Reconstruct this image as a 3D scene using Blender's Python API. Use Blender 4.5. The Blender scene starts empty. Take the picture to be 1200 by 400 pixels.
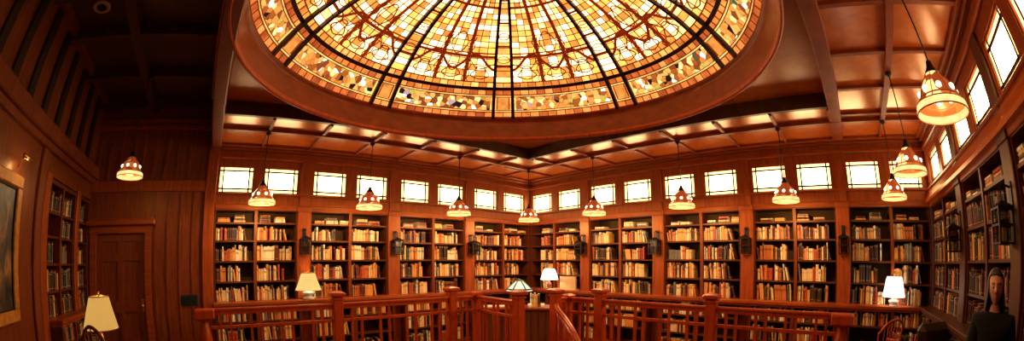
import bpy, bmesh, math, random
from mathutils import Vector, Matrix
random.seed(11)
PI = math.pi
C = bpy.context.scene.collection
sc = bpy.context.scene
BAY = 1.75

# ------------------------------------------------------------------ materials
def new_mat(name):
    m = bpy.data.materials.new(name); m.use_nodes = True
    nt = m.node_tree; nt.nodes.clear()
    o = nt.nodes.new('ShaderNodeOutputMaterial'); b = nt.nodes.new('ShaderNodeBsdfPrincipled')
    nt.links.new(b.outputs[0], o.inputs[0])
    return m, nt, b

def wood(name, dark, light, rough=.35, scale=(14, 14, 1.1), spec=.5, coat=0.0, bump=.05, tint=(1, .58, .24)):
    m, nt, b = new_mat(name)
    N = nt.nodes.new; L = nt.links.new
    tc = N('ShaderNodeTexCoord'); mp = N('ShaderNodeMapping'); mp.inputs['Scale'].default_value = scale
    L(tc.outputs['Object'], mp.inputs[0])
    n1 = N('ShaderNodeTexNoise'); n1.inputs['Scale'].default_value = 2.2; n1.inputs['Detail'].default_value = 6; n1.inputs['Distortion'].default_value = .6
    L(mp.outputs[0], n1.inputs['Vector'])
    cr = N('ShaderNodeValToRGB'); cr.color_ramp.elements[0].position = .3; cr.color_ramp.elements[1].position = .72
    cr.color_ramp.elements[0].color = (*dark, 1); cr.color_ramp.elements[1].color = (*light, 1)
    L(n1.outputs[0], cr.inputs[0]); L(cr.outputs[0], b.inputs['Base Color'])
    b.inputs['Roughness'].default_value = rough
    b.inputs['Specular IOR Level'].default_value = spec
    b.inputs['Specular Tint'].default_value = (*tint, 1); b.inputs['Coat Tint'].default_value = (*tint, 1)
    b.inputs['Coat Weight'].default_value = coat; b.inputs['Coat Roughness'].default_value = .22
    if bump:
        bp = N('ShaderNodeBump'); bp.inputs['Strength'].default_value = bump; bp.inputs['Distance'].default_value = .01
        L(n1.outputs[0], bp.inputs['Height']); L(bp.outputs[0], b.inputs['Normal'])
    return m

def plain(name, col, rough=.5, metal=0, spec=.5, noise=.12):
    m, nt, b = new_mat(name)
    N = nt.nodes.new; L = nt.links.new
    tc = N('ShaderNodeTexCoord'); n1 = N('ShaderNodeTexNoise'); n1.inputs['Scale'].default_value = 9; n1.inputs['Detail'].default_value = 3
    L(tc.outputs['Object'], n1.inputs['Vector'])
    mx = N('ShaderNodeMix'); mx.data_type = 'RGBA'
    mx.inputs[6].default_value = (*[c*(1-noise) for c in col], 1); mx.inputs[7].default_value = (*[min(1, c*(1+noise)) for c in col], 1)
    L(n1.outputs[0], mx.inputs[0]); L(mx.outputs[2], b.inputs['Base Color'])
    b.inputs['Roughness'].default_value = rough; b.inputs['Metallic'].default_value = metal
    b.inputs['Specular IOR Level'].default_value = spec
    return m

def glow(name, col, strength, vary=.15, scale=4):
    m = bpy.data.materials.new(name); m.use_nodes = True; nt = m.node_tree; nt.nodes.clear()
    N = nt.nodes.new; L = nt.links.new
    o = N('ShaderNodeOutputMaterial'); e = N('ShaderNodeEmission')
    tc = N('ShaderNodeTexCoord'); n = N('ShaderNodeTexNoise'); n.inputs['Scale'].default_value = scale
    L(tc.outputs['Object'], n.inputs['Vector'])
    mx = N('ShaderNodeMix'); mx.data_type = 'RGBA'
    mx.inputs[6].default_value = (*[c*(1-vary) for c in col], 1); mx.inputs[7].default_value = (*[c*(1+vary) for c in col], 1)
    L(n.outputs[0], mx.inputs[0]); L(mx.outputs[2], e.inputs[0]); e.inputs[1].default_value = strength
    L(e.outputs[0], o.inputs[0])
    return m

W_RED = wood('red_wood', (.175, .030, .007), (.35, .068, .015), .38)
W_REDH = wood('red_wood_horizontal', (.175, .030, .007), (.35, .068, .015), .34, (1.1, 1.1, 14))
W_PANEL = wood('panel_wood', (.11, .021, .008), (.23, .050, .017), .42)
W_CEIL = wood('ceiling_wood', (.36, .092, .014), (.56, .155, .026), .29, (3, 3, 3), .8, .5, .02, (1, .58, .13))
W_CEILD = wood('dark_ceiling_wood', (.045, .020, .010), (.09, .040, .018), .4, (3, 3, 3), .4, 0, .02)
W_SQUARE = wood('dome_square_wood', (.36, .105, .018), (.50, .16, .028), .36, (3, 3, 3), .5, .1, .02)
W_BEAM = wood('beam_wood', (.17, .028, .006), (.28, .05, .009), .45, (2, 2, 6), .2)
W_RING = wood('ring_wood', (.16, .024, .006), (.27, .045, .010), .3, (2, 2, 4), .5, .2)
W_SIDE_SHADE = wood('shaded_side_wood', (.045, .012, .005), (.09, .022, .008), .45)  # darker copy of the case wood; dimness of the right wall put into colour
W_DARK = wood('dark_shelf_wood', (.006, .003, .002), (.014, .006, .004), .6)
W_SHELF = wood('shelf_wood', (.06, .012, .004), (.11, .024, .007), .45, (1.1, 1.1, 14))
W_DIV = wood('divider_wood', (.10, .018, .006), (.18, .036, .010), .45)
W_RAIL = wood('rail_wood', (.31, .038, .008), (.48, .076, .015), .3, (9, 9, 1.2), .5, .3)
W_DESK = wood('desk_wood', (.07, .02, .008), (.13, .035, .012), .4)
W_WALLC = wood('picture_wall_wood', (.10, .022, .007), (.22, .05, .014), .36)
W_FLOOR = wood('floor_wood', (.10, .03, .012), (.2, .06, .02), .3, (1, 10, 1))
M_IRON = plain('dark_iron', (.02, .018, .016), .45, .7)
M_GREENB = plain('dark_green_bronze', (.015, .032, .026), .5, .4)
M_BRASS = plain('brass', (.75, .42, .12), .28, .9)
M_GOLD = wood('gilt_wood', (.35, .13, .02), (.6, .26, .05), .35, (6, 6, 6))
M_LEAD = plain('lead_came', (.50, .14, .03), .6, 0)
M_LEADR = plain('red_brown_came', (.85, .20, .035), .45, 0)
M_LEADW = plain('window_came', (.05, .016, .006), .6, .3)
M_RIB = plain('dome_rib', (.022, .007, .004), .5, .3)
M_BLACK = plain('black_cloth', (.010, .010, .012), .85, 0, .2)
M_CLOTH2 = plain('charcoal_cloth', (.018, .017, .018), .85, 0, .2)
M_SKIN = plain('skin', (.50, .22, .13), .5)
M_HAIR = plain('dark_hair', (.012, .007, .005), .45)
M_LIP = plain('lips', (.35, .08, .06), .45)
M_EYEW = plain('eye_white', (.7, .66, .6), .3)
M_PAPER = plain('paper', (.82, .76, .62), .7)
M_CERAM = plain('white_ceramic', (.85, .82, .75), .2)
M_LEATHER = plain('dark_leather', (.03, .014, .01), .35)
M_BOX = plain('tan_card', (.55, .36, .15), .7)
M_REDBOX = plain('red_leather', (.32, .07, .03), .45)
M_PAGES = plain('book_pages', (.70, .58, .36), .8)
M_PLASTER = plain('dull_plaster', (.25, .2, .16), .7)
M_WHITEM = plain('off_white_metal', (.5, .42, .3), .4)
M_CARPET = plain('carpet', (.09, .03, .02), .95)

# window glass: white pane, amber border panes (a real border of other glass)
G_WIN = glow('window_glass_white', (1.0, .70, .36), 13.0, .06)
G_WINB = glow('window_glass_amber', (1.0, .56, .18), 4.6, .35, 14)

def dome_glass():
    m = bpy.data.materials.new('dome_glass'); m.use_nodes = True; nt = m.node_tree; nt.nodes.clear()
    N = nt.nodes.new; L = nt.links.new
    o = N('ShaderNodeOutputMaterial'); e = N('ShaderNodeEmission')
    a = N('ShaderNodeAttribute'); a.attribute_name = 'pane'
    tc = N('ShaderNodeTexCoord'); n = N('ShaderNodeTexNoise'); n.inputs['Scale'].default_value = 9; n.inputs['Detail'].default_value = 4
    L(tc.outputs['Object'], n.inputs['Vector'])
    mr = N('ShaderNodeMapRange'); mr.inputs['From Min'].default_value = .3; mr.inputs['From Max'].default_value = .7
    mr.inputs['To Min'].default_value = .62; mr.inputs['To Max'].default_value = 1.3
    L(n.outputs[0], mr.inputs[0])
    mx = N('ShaderNodeVectorMath'); mx.operation = 'SCALE'
    L(a.outputs['Color'], mx.inputs[0]); L(mr.outputs[0], mx.inputs['Scale'])
    L(mx.outputs[0], e.inputs[0]); e.inputs[1].default_value = 1.25
    L(e.outputs[0], o.inputs[0])
    return m
G_DOME = dome_glass()

def mosaic_glass():
    m = bpy.data.materials.new('mosaic_glass'); m.use_nodes = True; nt = m.node_tree; nt.nodes.clear()
    N = nt.nodes.new; L = nt.links.new
    o = N('ShaderNodeOutputMaterial'); e = N('ShaderNodeEmission')
    tc = N('ShaderNodeTexCoord')
    v = N('ShaderNodeTexVoronoi'); v.inputs['Scale'].default_value = 14
    v2 = N('ShaderNodeTexVoronoi'); v2.feature = 'DISTANCE_TO_EDGE'; v2.inputs['Scale'].default_value = 14
    for k in (v, v2): L(tc.outputs['Object'], k.inputs['Vector'])
    sp = N('ShaderNodeSeparateColor'); L(v.outputs['Color'], sp.inputs[0])
    cr = N('ShaderNodeValToRGB'); r = cr.color_ramp; r.interpolation = 'CONSTANT'
    cols = [(0, (1.15, .42, .08)), (.20, (.55, .13, .02)), (.34, (1.3, .62, .14)), (.50, (.34, .08, .02)), (.60, (1.8, 1.1, .40)),
            (.70, (.03, .012, .01)), (.755, (.95, .30, .05)), (.87, (1.9, 1.6, 1.3)), (.93, (.75, .40, .50)), (.96, (.05, .16, .09)), (.98, (.75, .6, .1))]
    r.elements[0].position = 0; r.elements[0].color = (*cols[0][1], 1); r.elements[1].position = cols[1][0]; r.elements[1].color = (*cols[1][1], 1)
    for p, c in cols[2:]:
        x = r.elements.new(p); x.color = (*c, 1)
    L(sp.outputs[0], cr.inputs[0])
    st = N('ShaderNodeMath'); st.operation = 'GREATER_THAN'; st.inputs[1].default_value = .02; L(v2.outputs['Distance'], st.inputs[0])
    mx = N('ShaderNodeMix'); mx.data_type = 'RGBA'; mx.inputs[6].default_value = (.12, .03, .01, 1)
    L(st.outputs[0], mx.inputs[0]); L(cr.outputs[0], mx.inputs[7]); L(mx.outputs[2], e.inputs[0]); e.inputs[1].default_value = 1.0
    L(e.outputs[0], o.inputs[0])
    return m
G_MOSAIC = mosaic_glass()

BOOKCOL = [('cream', (.90, .66, .30), 5), ('tan', (.80, .46, .15), 6), ('ochre', (.78, .36, .07), 6), ('orange brown', (.60, .18, .035), 4),
           ('red', (.50, .07, .022), 3), ('maroon', (.15, .024, .012), 5), ('dark brown', (.06, .025, .010), 6),
           ('dark green', (.03, .05, .025), 1), ('grey', (.22, .20, .15), 1), ('pale', (.95, .84, .55), 6)]
def book_mat(name, col, k):
    m, nt, b = new_mat('cover_' + name.replace(' ', '_'))
    N = nt.nodes.new; L = nt.links.new
    uv = N('ShaderNodeUVMap'); sp = N('ShaderNodeSeparateXYZ'); L(uv.outputs[0], sp.inputs[0])
    cr = N('ShaderNodeValToRGB'); r = cr.color_ramp; r.interpolation = 'CONSTANT'
    dk = tuple(c*(.5 if k % 2 else .85) for c in col); gd = (.55, .30, .08) if k in (4, 5, 6, 7) else tuple(c*.72 for c in col)
    stops = [(0, col), (.10, gd), (.13, col), (.62 + .02*(k % 3), dk), (.78, col), (.88, gd), (.91, col)]
    r.elements[0].position = 0; r.elements[0].color = (*col, 1); r.elements[1].position = stops[1][0]; r.elements[1].color = (*stops[1][1], 1)
    for p, c in stops[2:]:
        x = r.elements.new(p); x.color = (*c, 1)
    L(sp.outputs[1], cr.inputs[0])
    tc = N('ShaderNodeTexCoord'); n = N('ShaderNodeTexNoise'); n.inputs['Scale'].default_value = 25; L(tc.outputs['Object'], n.inputs['Vector'])
    mx = N('ShaderNodeMix'); mx.data_type = 'RGBA'; mx.blend_type = 'MULTIPLY'; mx.inputs[0].default_value = .22
    L(cr.outputs[0], mx.inputs[6]); L(n.outputs[0], mx.inputs[7]); 
    mr = N('ShaderNodeMix'); mr.data_type = 'RGBA'; mr.blend_type = 'ADD'; mr.inputs[0].default_value = .0
    L(mx.outputs[2], b.inputs['Base Color']); b.inputs['Roughness'].default_value = .45
    return m
COVERS = [book_mat(n, c, i) for i, (n, c, w) in enumerate(BOOKCOL)]
CW = [w for n, c, w in BOOKCOL]; CW_SHADE = [1, 1, 2, 2, 1, 7, 14, 5, 2, 0]  # second mix: darker covers stand in for dim light on both side walls

# ------------------------------------------------------------------ mesh builder
class MB:
    def __init__(s): s.v = []; s.f = []; s.mi = []; s.sm = []; s.uv = []
    def add(s, vs, fs, mi=0, smooth=False, T=None, uvs=None):
        b = len(s.v)
        s.v += [tuple(T @ Vector(p)) if T is not None else tuple(p) for p in vs]
        for k, f in enumerate(fs):
            s.f.append([b+i for i in f]); s.mi.append(mi if isinstance(mi, int) else mi[k]); s.sm.append(smooth)
            s.uv.append([uvs[i] for i in f] if uvs else None)
        return s
    def box(s, x0, x1, y0, y1, z0, z1, mi=0, T=None, bev=0):
        if bev and min(x1-x0, y1-y0, z1-z0) > 2.2*bev:
            bm = bmesh.new(); bmesh.ops.create_cube(bm, size=1)
            for v in bm.verts: v.co = Vector(((x0+x1)/2+v.co.x*(x1-x0), (y0+y1)/2+v.co.y*(y1-y0), (z0+z1)/2+v.co.z*(z1-z0)))
            bmesh.ops.bevel(bm, geom=bm.edges[:], offset=bev, segments=1, affect='EDGES')
            bm.verts.index_update(); s.add([v.co[:] for v in bm.verts], [[v.index for v in f.verts] for f in bm.faces], mi, False, T); bm.free(); return s
        v = [(x0, y0, z0), (x1, y0, z0), (x1, y1, z0), (x0, y1, z0), (x0, y0, z1), (x1, y0, z1), (x1, y1, z1), (x0, y1, z1)]
        return s.add(v, [(0, 3, 2, 1), (4, 5, 6, 7), (0, 1, 5, 4), (1, 2, 6, 5), (2, 3, 7, 6), (3, 0, 4, 7)], mi, False, T)
    def lathe(s, prof, n=24, cx=0, cy=0, mi=0, smooth=True, T=None, a0=0, square=False):
        vs = []; fs = []
        for r, z in prof:
            for k in range(n):
                a = a0 + 2*PI*k/n; vs.append((cx+r*math.cos(a), cy+r*math.sin(a), z))
        for i in range(len(prof)-1):
            for k in range(n):
                k2 = (k+1) % n; fs.append((i*n+k, i*n+k2, (i+1)*n+k2, (i+1)*n+k))
        return s.add(vs, fs, mi, smooth, T)
    def tube(s, pts, r, n=8, mi=0, smooth=True, T=None, closed=False):
        pts = [Vector(p) for p in pts]; rs = r if isinstance(r, (list, tuple)) else [r]*len(pts)
        vs = []; fs = []; up = Vector((0, 0, 1)); m = len(pts)
        for i, p in enumerate(pts):
            a = pts[i-1] if i else (pts[-1] if closed else p); b = pts[(i+1) % m] if (i < m-1 or closed) else p
            d = (b-a).normalized(); ref = up if abs(d.z) < .95 else Vector((1, 0, 0))
            x = d.cross(ref).normalized(); y = x.cross(d).normalized()
            for k in range(n):
                t = 2*PI*k/n; vs.append(p + (x*math.cos(t)+y*math.sin(t))*rs[i])
        for i in range(m if closed else m-1):
            for k in range(n):
                k2 = (k+1) % n; j = (i+1) % m; fs.append((i*n+k, i*n+k2, j*n+k2, j*n+k))
        if not closed: fs += [tuple(range(n))[::-1], tuple((m-1)*n+k for k in range(n))]
        return s.add(vs, fs, mi, smooth, T)
    def sphere(s, c, r, mi=0, nu=14, nv=9, sc=(1, 1, 1), T=None):
        prof = [(max(r*math.sin(PI*i/nv), 1e-5), -r*math.cos(PI*i/nv)) for i in range(nv+1)]
        T2 = Matrix.Translation(Vector(c)) @ Matrix.Diagonal((*sc, 1))
        return s.lathe(prof, nu, mi=mi, T=(T @ T2) if T is not None else T2)
    def build(s, name, mats, parent=None):
        me = bpy.data.meshes.new(name); me.from_pydata(s.v, [], s.f)
        for m in (mats if isinstance(mats, (list, tuple)) else [mats]): me.materials.append(m)
        me.polygons.foreach_set('material_index', s.mi); me.polygons.foreach_set('use_smooth', s.sm)
        if any(u is not None for u in s.uv):
            ul = me.uv_layers.new(name='UVMap'); k = 0; flat = []
            for f, u in zip(s.f, s.uv):
                for q in range(len(f)): flat += list(u[q]) if u else [0.3, 0.3]
            ul.data.foreach_set('uv', flat)
        me.update()
        o = bpy.data.objects.new(name, me); C.objects.link(o)
        if parent: o.parent = parent
        return o

def tag(o, label=None, cat=None, group=None, kind=None):
    if label: o['label'] = label
    if cat: o['category'] = cat
    if group: o['group'] = group
    if kind: o['kind'] = kind
    return o
def thing(name, label, cat, loc=(0, 0, 0), rz=0, group=None):
    o = bpy.data.objects.new(name, None); C.objects.link(o); o.empty_display_size = .1
    o.location = loc; o.rotation_euler = (0, 0, rz); return tag(o, label, cat, group)
def kids(o): return [c for c in bpy.data.objects if c.parent == o]
def copy_tree(o, parent=None, ch=None):
    c = o.copy(); C.objects.link(c)
    if parent: c.parent = parent
    for k in kids(o): copy_tree(k, c)
    return c
def struct(name, mb, mats, parent=None):
    o = mb.build(name, mats, parent)
    if not parent: o['kind'] = 'structure'
    return o

# walls: local frame (u to the right as seen from the room, d into the wall)
WALL = {'A': ((0, 0), 0), 'B': ((0, 0), -PI/2), 'D': ((0, -8.64), PI), 'C': ((-9.45, 0), PI/2)}
def WT(w): (x, y), r = WALL[w]; return Matrix.Translation((x, y, 0)) @ Matrix.Rotation(r, 4, 'Z')
def WP(w, u, d, z=0): return WT(w) @ Vector((u, d, z))
def span(w, n):
    if w == 'A': a = -(.0375 + BAY*(n+1)); return a, a+BAY
    if w == 'B': a = -.08 + BAY*n; return a, a+BAY
    a = .148 + BAY*n; return a, a+BAY
NB = {'A': 4, 'B': 5, 'D': 5}
ZT, ZB, ZC = 3.24, 2.79, 2.53          # window top, window bottom, case top
OR = ['first', 'second', 'third', 'fourth', 'fifth', 'sixth', 'seventh', 'eighth', 'ninth', 'tenth', 'eleventh', 'twelfth', 'thirteenth',
      'fourteenth', 'fifteenth', 'sixteenth', 'seventeenth', 'eighteenth', 'nineteenth', 'twentieth', 'twenty-first', 'twenty-second', 'twenty-third', 'twenty-fourth', 'twenty-fifth',
      'twenty-sixth', 'twenty-seventh', 'twenty-eighth', 'twenty-ninth', 'thirtieth', 'thirty-first', 'thirty-second', 'thirty-third', 'thirty-fourth', 'thirty-fifth', 'thirty-sixth']
WNAME = {'A': 'long wall left of the far corner', 'B': 'long wall right of the far corner', 'D': 'side wall on the right', 'C': 'side wall on the left'}
WSHORT = {'A': 'left far wall', 'B': 'right far wall', 'D': 'right side wall', 'C': 'left side wall'}

# ------------------------------------------------------------------ shell
fl = MB().box(-9.9, .5, -9.1, .5, -.12, 0); struct('floor', fl, W_FLOOR)

def win_rects(w, n):
    a, b = span(w, n); s = BAY
    o1 = .078*s; wd = .3696*s
    return [(a+o1, a+o1+wd), (b-o1-wd, b-o1)]

def wall_mesh(w, u0, u1, bays, ztop, dth=.42):
    """the wall above and between the built-in cases, with window openings cut through"""
    m = MB(); T = WT(w)
    m.box(u0, u1, 0, dth, ZC, ZB, T=T)                      # band under the windows
    m.box(u0, u1, 0, dth, ZT, ztop, T=T)                    # frieze
    edges = []
    for n in bays: edges += win_rects(w, n)
    edges.sort(); x = u0
    for a, b in edges:
        if a > x: m.box(x, a, 0, dth, ZB, ZT, T=T)
        x = b
    if x < u1: m.box(x, u1, 0, dth, ZB, ZT, T=T)
    m.box(u0, u1, dth-.04, dth, 0, ZC, T=T)                 # behind the cases
    return m
wa = wall_mesh('A', -7.075, .42, range(4), 3.72)
struct('wall_left', wa, W_RED)
wb = wall_mesh('B', 0, 8.64, range(5), 3.72)
struct('wall_right', wb, W_RED)
wd = wall_mesh('D', 0, 9.87, range(5), 3.72)
struct('wall_side', wd, W_RED)

# boarded wall with the door (left end of wall A)
m = MB(); T = WT('A')
DX0, DX1, DZ = -9.24, -8.22, 2.15
m.box(-9.45, DX0, 0, .3, 0, DZ); m.box(DX1, -7.0, 0, .3, 0, DZ); m.box(-9.87, -7.0, 0, .3, DZ, 4.4)
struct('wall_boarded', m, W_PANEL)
m = MB()
x = -8.02
while x < -7.12:                                            # vertical battens right of the door
    m.box(x-.02, x+.02, -.022, 0, .12, 2.80); x += .235
x = -9.36
while x < -7.12:
    m.box(x-.02, x+.02, -.022, 0, 2.98, 3.82); x += .235
struct('trim_battens', m, W_PANEL)
m = MB()
m.box(-9.45, -7.08, -.06, 0, 2.80, 2.98, bev=.01); m.box(-9.45, -7.08, -.09, 0, 3.82, 3.90, bev=.01); m.box(-9.45, -7.08, -.05, 0, 3.90, 4.02, bev=.01)
struct('trim_rail', m, W_RED)
m = MB()
m.box(DX0-.14, DX0, -.04, .02, 0, DZ); m.box(DX1, DX1+.12, -.04, .02, 0, DZ); m.box(DX0-.16, DX1+.14, -.05, .02, DZ, DZ+.12)
m.box(DX0-.21, DX1+.20, -.16, 0, DZ+.12, DZ+.20, bev=.012); m.box(DX0-.18, DX1+.17, -.10, 0, DZ+.20, DZ+.235, bev=.01)
struct('trim_door_casing', m, W_REDH)
m = MB(); m.box(DX0, DX1, .05, .09, .01, DZ)
# stiles and rails around recessed panels
for a, b in ((DX0, DX0+.13), (DX1-.13, DX1), ((DX0+DX1)/2-.055, (DX0+DX1)/2+.055)): m.box(a, b, .025, .05, .01, DZ)
for a, b in ((.01, .22), (.92, 1.10), (1.72, 1.84), (DZ-.12, DZ)): m.box(DX0, DX1, .0255, .05, a, b)
dr = struct('door_1', m, W_PANEL)
m = MB(); m.sphere((DX1-.065, -.02, 1.02), .032); m.tube([(DX1-.065, .03, 1.02), (DX1-.065, -.02, 1.02)], .012); m.box(DX1-.09, DX1-.04, .018, .026, .92, 1.12)
tag(m.build('door_knob', M_BRASS, dr), 'brass door knob')

# left side wall (C): boarded top, picture wall, two pilasters, bookcases near the door corner
m = MB(); T = WT('C')
m.box(-9.1, -2.16, 0, .3, 0, 4.4, T=T)
m.box(-2.16, 0, 0, .3, 2.70, 4.4, T=T); m.box(-2.16, 0, .27, .3, 0, 2.7, T=T)
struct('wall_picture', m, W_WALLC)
m = MB()
u = -8.9
while u < -.1:
    m.box(u-.075, u+.075, -.045, 0, 3.20, 4.22, T=T); u += .52
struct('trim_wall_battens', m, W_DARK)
m = MB(); m.box(-9.0, 0, -.14, 0, 3.02, 3.20, T=T, bev=.015); m.box(-9.0, 0, -.08, 0, 2.94, 3.02, T=T, bev=.01)
m.box(-9.0, 0, -.12, 0, 4.20, 4.30, T=T)
struct('trim_frieze_beam', m, W_PANEL)
m = MB(); m.box(-2.38, -2.18, -.05, 0, 0, 2.94, T=T, bev=.01); struct('trim_picture_pilaster', m, W_PANEL)
m = MB(); m.box(-9.0, -2.40, -.03, 0, 0, .22, T=T); struct('baseboard_left', m, W_REDH)

# ------------------------------------------------------------------ ceilings
m = MB(); m.box(-9.45, .42, -1.50, .42, 3.68, 3.80) if False else None
m.box(-6.92, .42, -1.47, .42, 3.60, 3.76)
m.box(-1.47, .42, -9.06, -1.47, 3.60, 3.76)
m.box(-9.87, -1.47, -9.06, -7.10, 3.60, 3.76)
struct('ceiling', m, W_CEIL)
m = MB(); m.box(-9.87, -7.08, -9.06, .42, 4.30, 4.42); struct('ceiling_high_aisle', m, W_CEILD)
# aisle rafters and purlins
m = MB()
for k in range(8):
    x = -.0375-BAY*.5*k - .0
    if k: m.box(x-.024, x+.024, -1.47, 0, 3.56, 3.60)
m.box(-6.92, -.93, -.99, -.91, 3.545, 3.60)
struct('trim_ceiling_left', m, W_BEAM)
m = MB()
for k in range(1, 10):
    y = .08-BAY*.5*k
    m.box(-1.47, 0, y-.024, y+.024, 3.56, 3.60)
m.box(-.99, -.91, -8.64, -.91, 3.545, 3.60)
struct('trim_ceiling_right', m, W_BEAM)
m = MB()
for k in range(1, 11):
    x = -.34-BAY*.5*k+.0
    if abs(x+.95) > .2: m.box(x-.03, x+.03, -8.64, -7.08, 3.56, 3.60)
m.box(-9.45, -.99, -7.82, -7.74, 3.545, 3.60)
struct('trim_ceiling_side', m, W_BEAM)
# main beams
m = MB()
m.box(-7.10, -6.92, -9.0, 0, 3.52, 4.32, bev=.015)
struct('trim_main_beam_left', m, W_PANEL)
m = MB()
m.box(-6.92, 0, -7.10, -6.92, 3.55, 3.95, bev=.015); struct('trim_main_beam_side', m, W_BEAM)
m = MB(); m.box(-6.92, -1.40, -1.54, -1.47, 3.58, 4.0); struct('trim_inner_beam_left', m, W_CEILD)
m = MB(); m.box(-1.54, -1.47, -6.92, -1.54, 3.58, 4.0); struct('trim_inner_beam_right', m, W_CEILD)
# high aisle beams
m = MB()
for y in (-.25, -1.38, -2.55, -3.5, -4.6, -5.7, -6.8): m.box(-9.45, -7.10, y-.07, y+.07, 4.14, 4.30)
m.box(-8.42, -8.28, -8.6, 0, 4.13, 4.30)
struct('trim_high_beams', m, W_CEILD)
# cornices on the window walls
for w, u0, u1, nm in (('A', -6.92, 0, 'trim_cornice_left'), ('B', 0, 8.64, 'trim_cornice_right'), ('D', 0, 9.4, 'trim_cornice_side')):
    m = MB(); T = WT(w)
    m.box(u0, u1, -.05, 0, 3.36, 3.42, T=T, bev=.01); m.box(u0, u1, -.07, 0, 3.50, 3.545, T=T, bev=.01); m.box(u0, u1, -.13, 0, 3.545, 3.60, T=T, bev=.01)
    struct(nm, m, W_REDH)
    m = MB()
    m.box(u0, u1, -.035, 0, ZC-.02, ZC+.07, T=T, bev=.008); m.box(u0, u1, -.05, 0, ZB-.035, ZB, T=T, bev=.008)
    if w == 'D':
        m.add([(u0, 0, ZB), (u1, 0, ZB), (u1, -.11, ZC+.07), (u0, -.11, ZC+.07), (u0, 0, ZC+.03), (u1, 0, ZC+.03), (u1, -.11, ZC+.03), (u0, -.11, ZC+.03)],
              [(0, 3, 2, 1), (3, 7, 6, 2), (7, 4, 5, 6), (0, 4, 7, 3), (1, 2, 6, 5)], 1, False, T)
    struct(nm.replace('cornice', 'sill'), m, [W_REDH, W_CEIL])
# pilasters
def pil(name, w, u, wid=.24, proud=.045, top=3.36, mat=W_RED):
    m = MB(); T = WT(w)
    m.box(u-wid/2, u+wid/2, -proud, .38, 0, ZC, T=T, bev=.008); m.box(u-wid/2+.02, u+wid/2-.02, -proud+.01, 0, ZC, top, T=T)
    m.box(u-wid/2-.015, u+wid/2+.015, -proud-.02, 0, ZC-.03, ZC+.05, T=T, bev=.006)
    struct(name, m, mat)
for n in range(1, 4): pil('trim_pilaster_left_%d' % n, 'A', span('A', n)[1])
for n in range(1, 5): pil('trim_pilaster_right_%d' % n, 'B', span('B', n)[0])
for n in range(1, 5): pil('trim_pilaster_side_%d' % n, 'D', span('D', n)[0], mat=W_SIDE_SHADE)
m = MB(); m.box(-7.13, -6.93, -.07, .38, 0, 3.6, bev=.01); struct('trim_column_left', m, W_RED)

# ------------------------------------------------------------------ dome square: corner panels with a round hole, drum
DCX, DCY, DR, DZ0, DH = -4.459, -4.237, 2.538, 3.90, 1.27
m = MB(); n = 96; vs = []; fs = []
X0, X1, Y0, Y1 = -7.16, -1.44, -7.0, -1.44
for k in range(n):
    a = 2*PI*k/n; c, s_ = math.cos(a), math.sin(a)
    vs.append((DCX+2.585*c, DCY+2.585*s_, 3.78))
    t = min(((X1-DCX)/c if c > 0 else (X0-DCX)/c) if abs(c) > 1e-9 else 9e9, ((Y1-DCY)/s_ if s_ > 0 else (Y0-DCY)/s_) if abs(s_) > 1e-9 else 9e9)
    vs.append((DCX+t*c, DCY+t*s_, 3.78))
for k in range(n):
    j = (k+1) % n; fs.append((2*k, 2*k+1, 2*j+1, 2*j))
m.add(vs, fs)
m.add([(v[0], v[1], v[2]+.05) for v in vs], fs)
struct('ceiling_dome_square', m, W_SQUARE)

PH = math.radians(49.81); DP = .062
dome = thing('stained_glass_dome', 'large round leaded stained-glass dome set in the ceiling over the room', 'dome skylight', (DCX, DCY, DZ0))
m = MB()
ring_prof = [(2.575, .10), (2.535, .02), (2.505, -.01), (2.515, -.03), (2.545, -.05), (2.55, -.10), (2.555, -.22), (2.56, -.30), (2.562, -.33)]
m.lathe(ring_prof, 128)
m.lathe([(2.64, .0), (2.575, .10)], 128)
m.build('drum', W_RING, dome)
m = MB()
m.lathe([(2.560, -.325), (2.552, -.35), (2.56, -.375), (2.58, -.387), (2.60, -.38), (2.612, -.355), (2.618, -.32), (2.62, -.26), (2.655, -.22), (2.665, -.18), (2.66, -.12)], 128)
m.build('ring_molding', W_RAIL, dome)
RHO = (DR*DR+DH*DH)/(2*DH); A0 = math.asin(DR/RHO)
def DS(ang, t, off=0):
    a = A0*(1-t); r = (RHO-off)*math.sin(a); z = DH-RHO + (RHO-off)*math.cos(a)
    return (r*math.cos(ang), r*math.sin(ang), z)
def dome_patch(M, a0, a1, t0, t1, na, nt_, off=0, mi=0):
    vs = [DS(a0+(a1-a0)*i/na, t0+(t1-t0)*j/nt_, off) for j in range(nt_+1) for i in range(na+1)]
    fs = [(j*(na+1)+i, (j+1)*(na+1)+i, (j+1)*(na+1)+i+1, j*(na+1)+i+1) for j in range(nt_) for i in range(na)]
    M.add(vs, fs, mi)
def strip(M, path, w, off=.012, mi=0):
    """flat came on the dome: path of (ang, t), width w in metres"""
    P = [Vector(DS(a, t, off)) for a, t in path]; vs = []; fs = []
    for i, p in enumerate(P):
        d = (P[min(i+1, len(P)-1)]-P[max(i-1, 0)]).normalized(); nrm = Vector((p.x, p.y, p.z-(DH-RHO))).normalized()
        x = d.cross(nrm).normalized()*w/2
        vs += [p-x, p+x, p+x-nrm*.012, p-x-nrm*.012]
    for i in range(len(P)-1):
        for k in range(4): fs.append((4*i+k, 4*i+(k+1) % 4, 4*i+4+(k+1) % 4, 4*i+4+k))
    M.add(vs, fs, mi)
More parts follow.
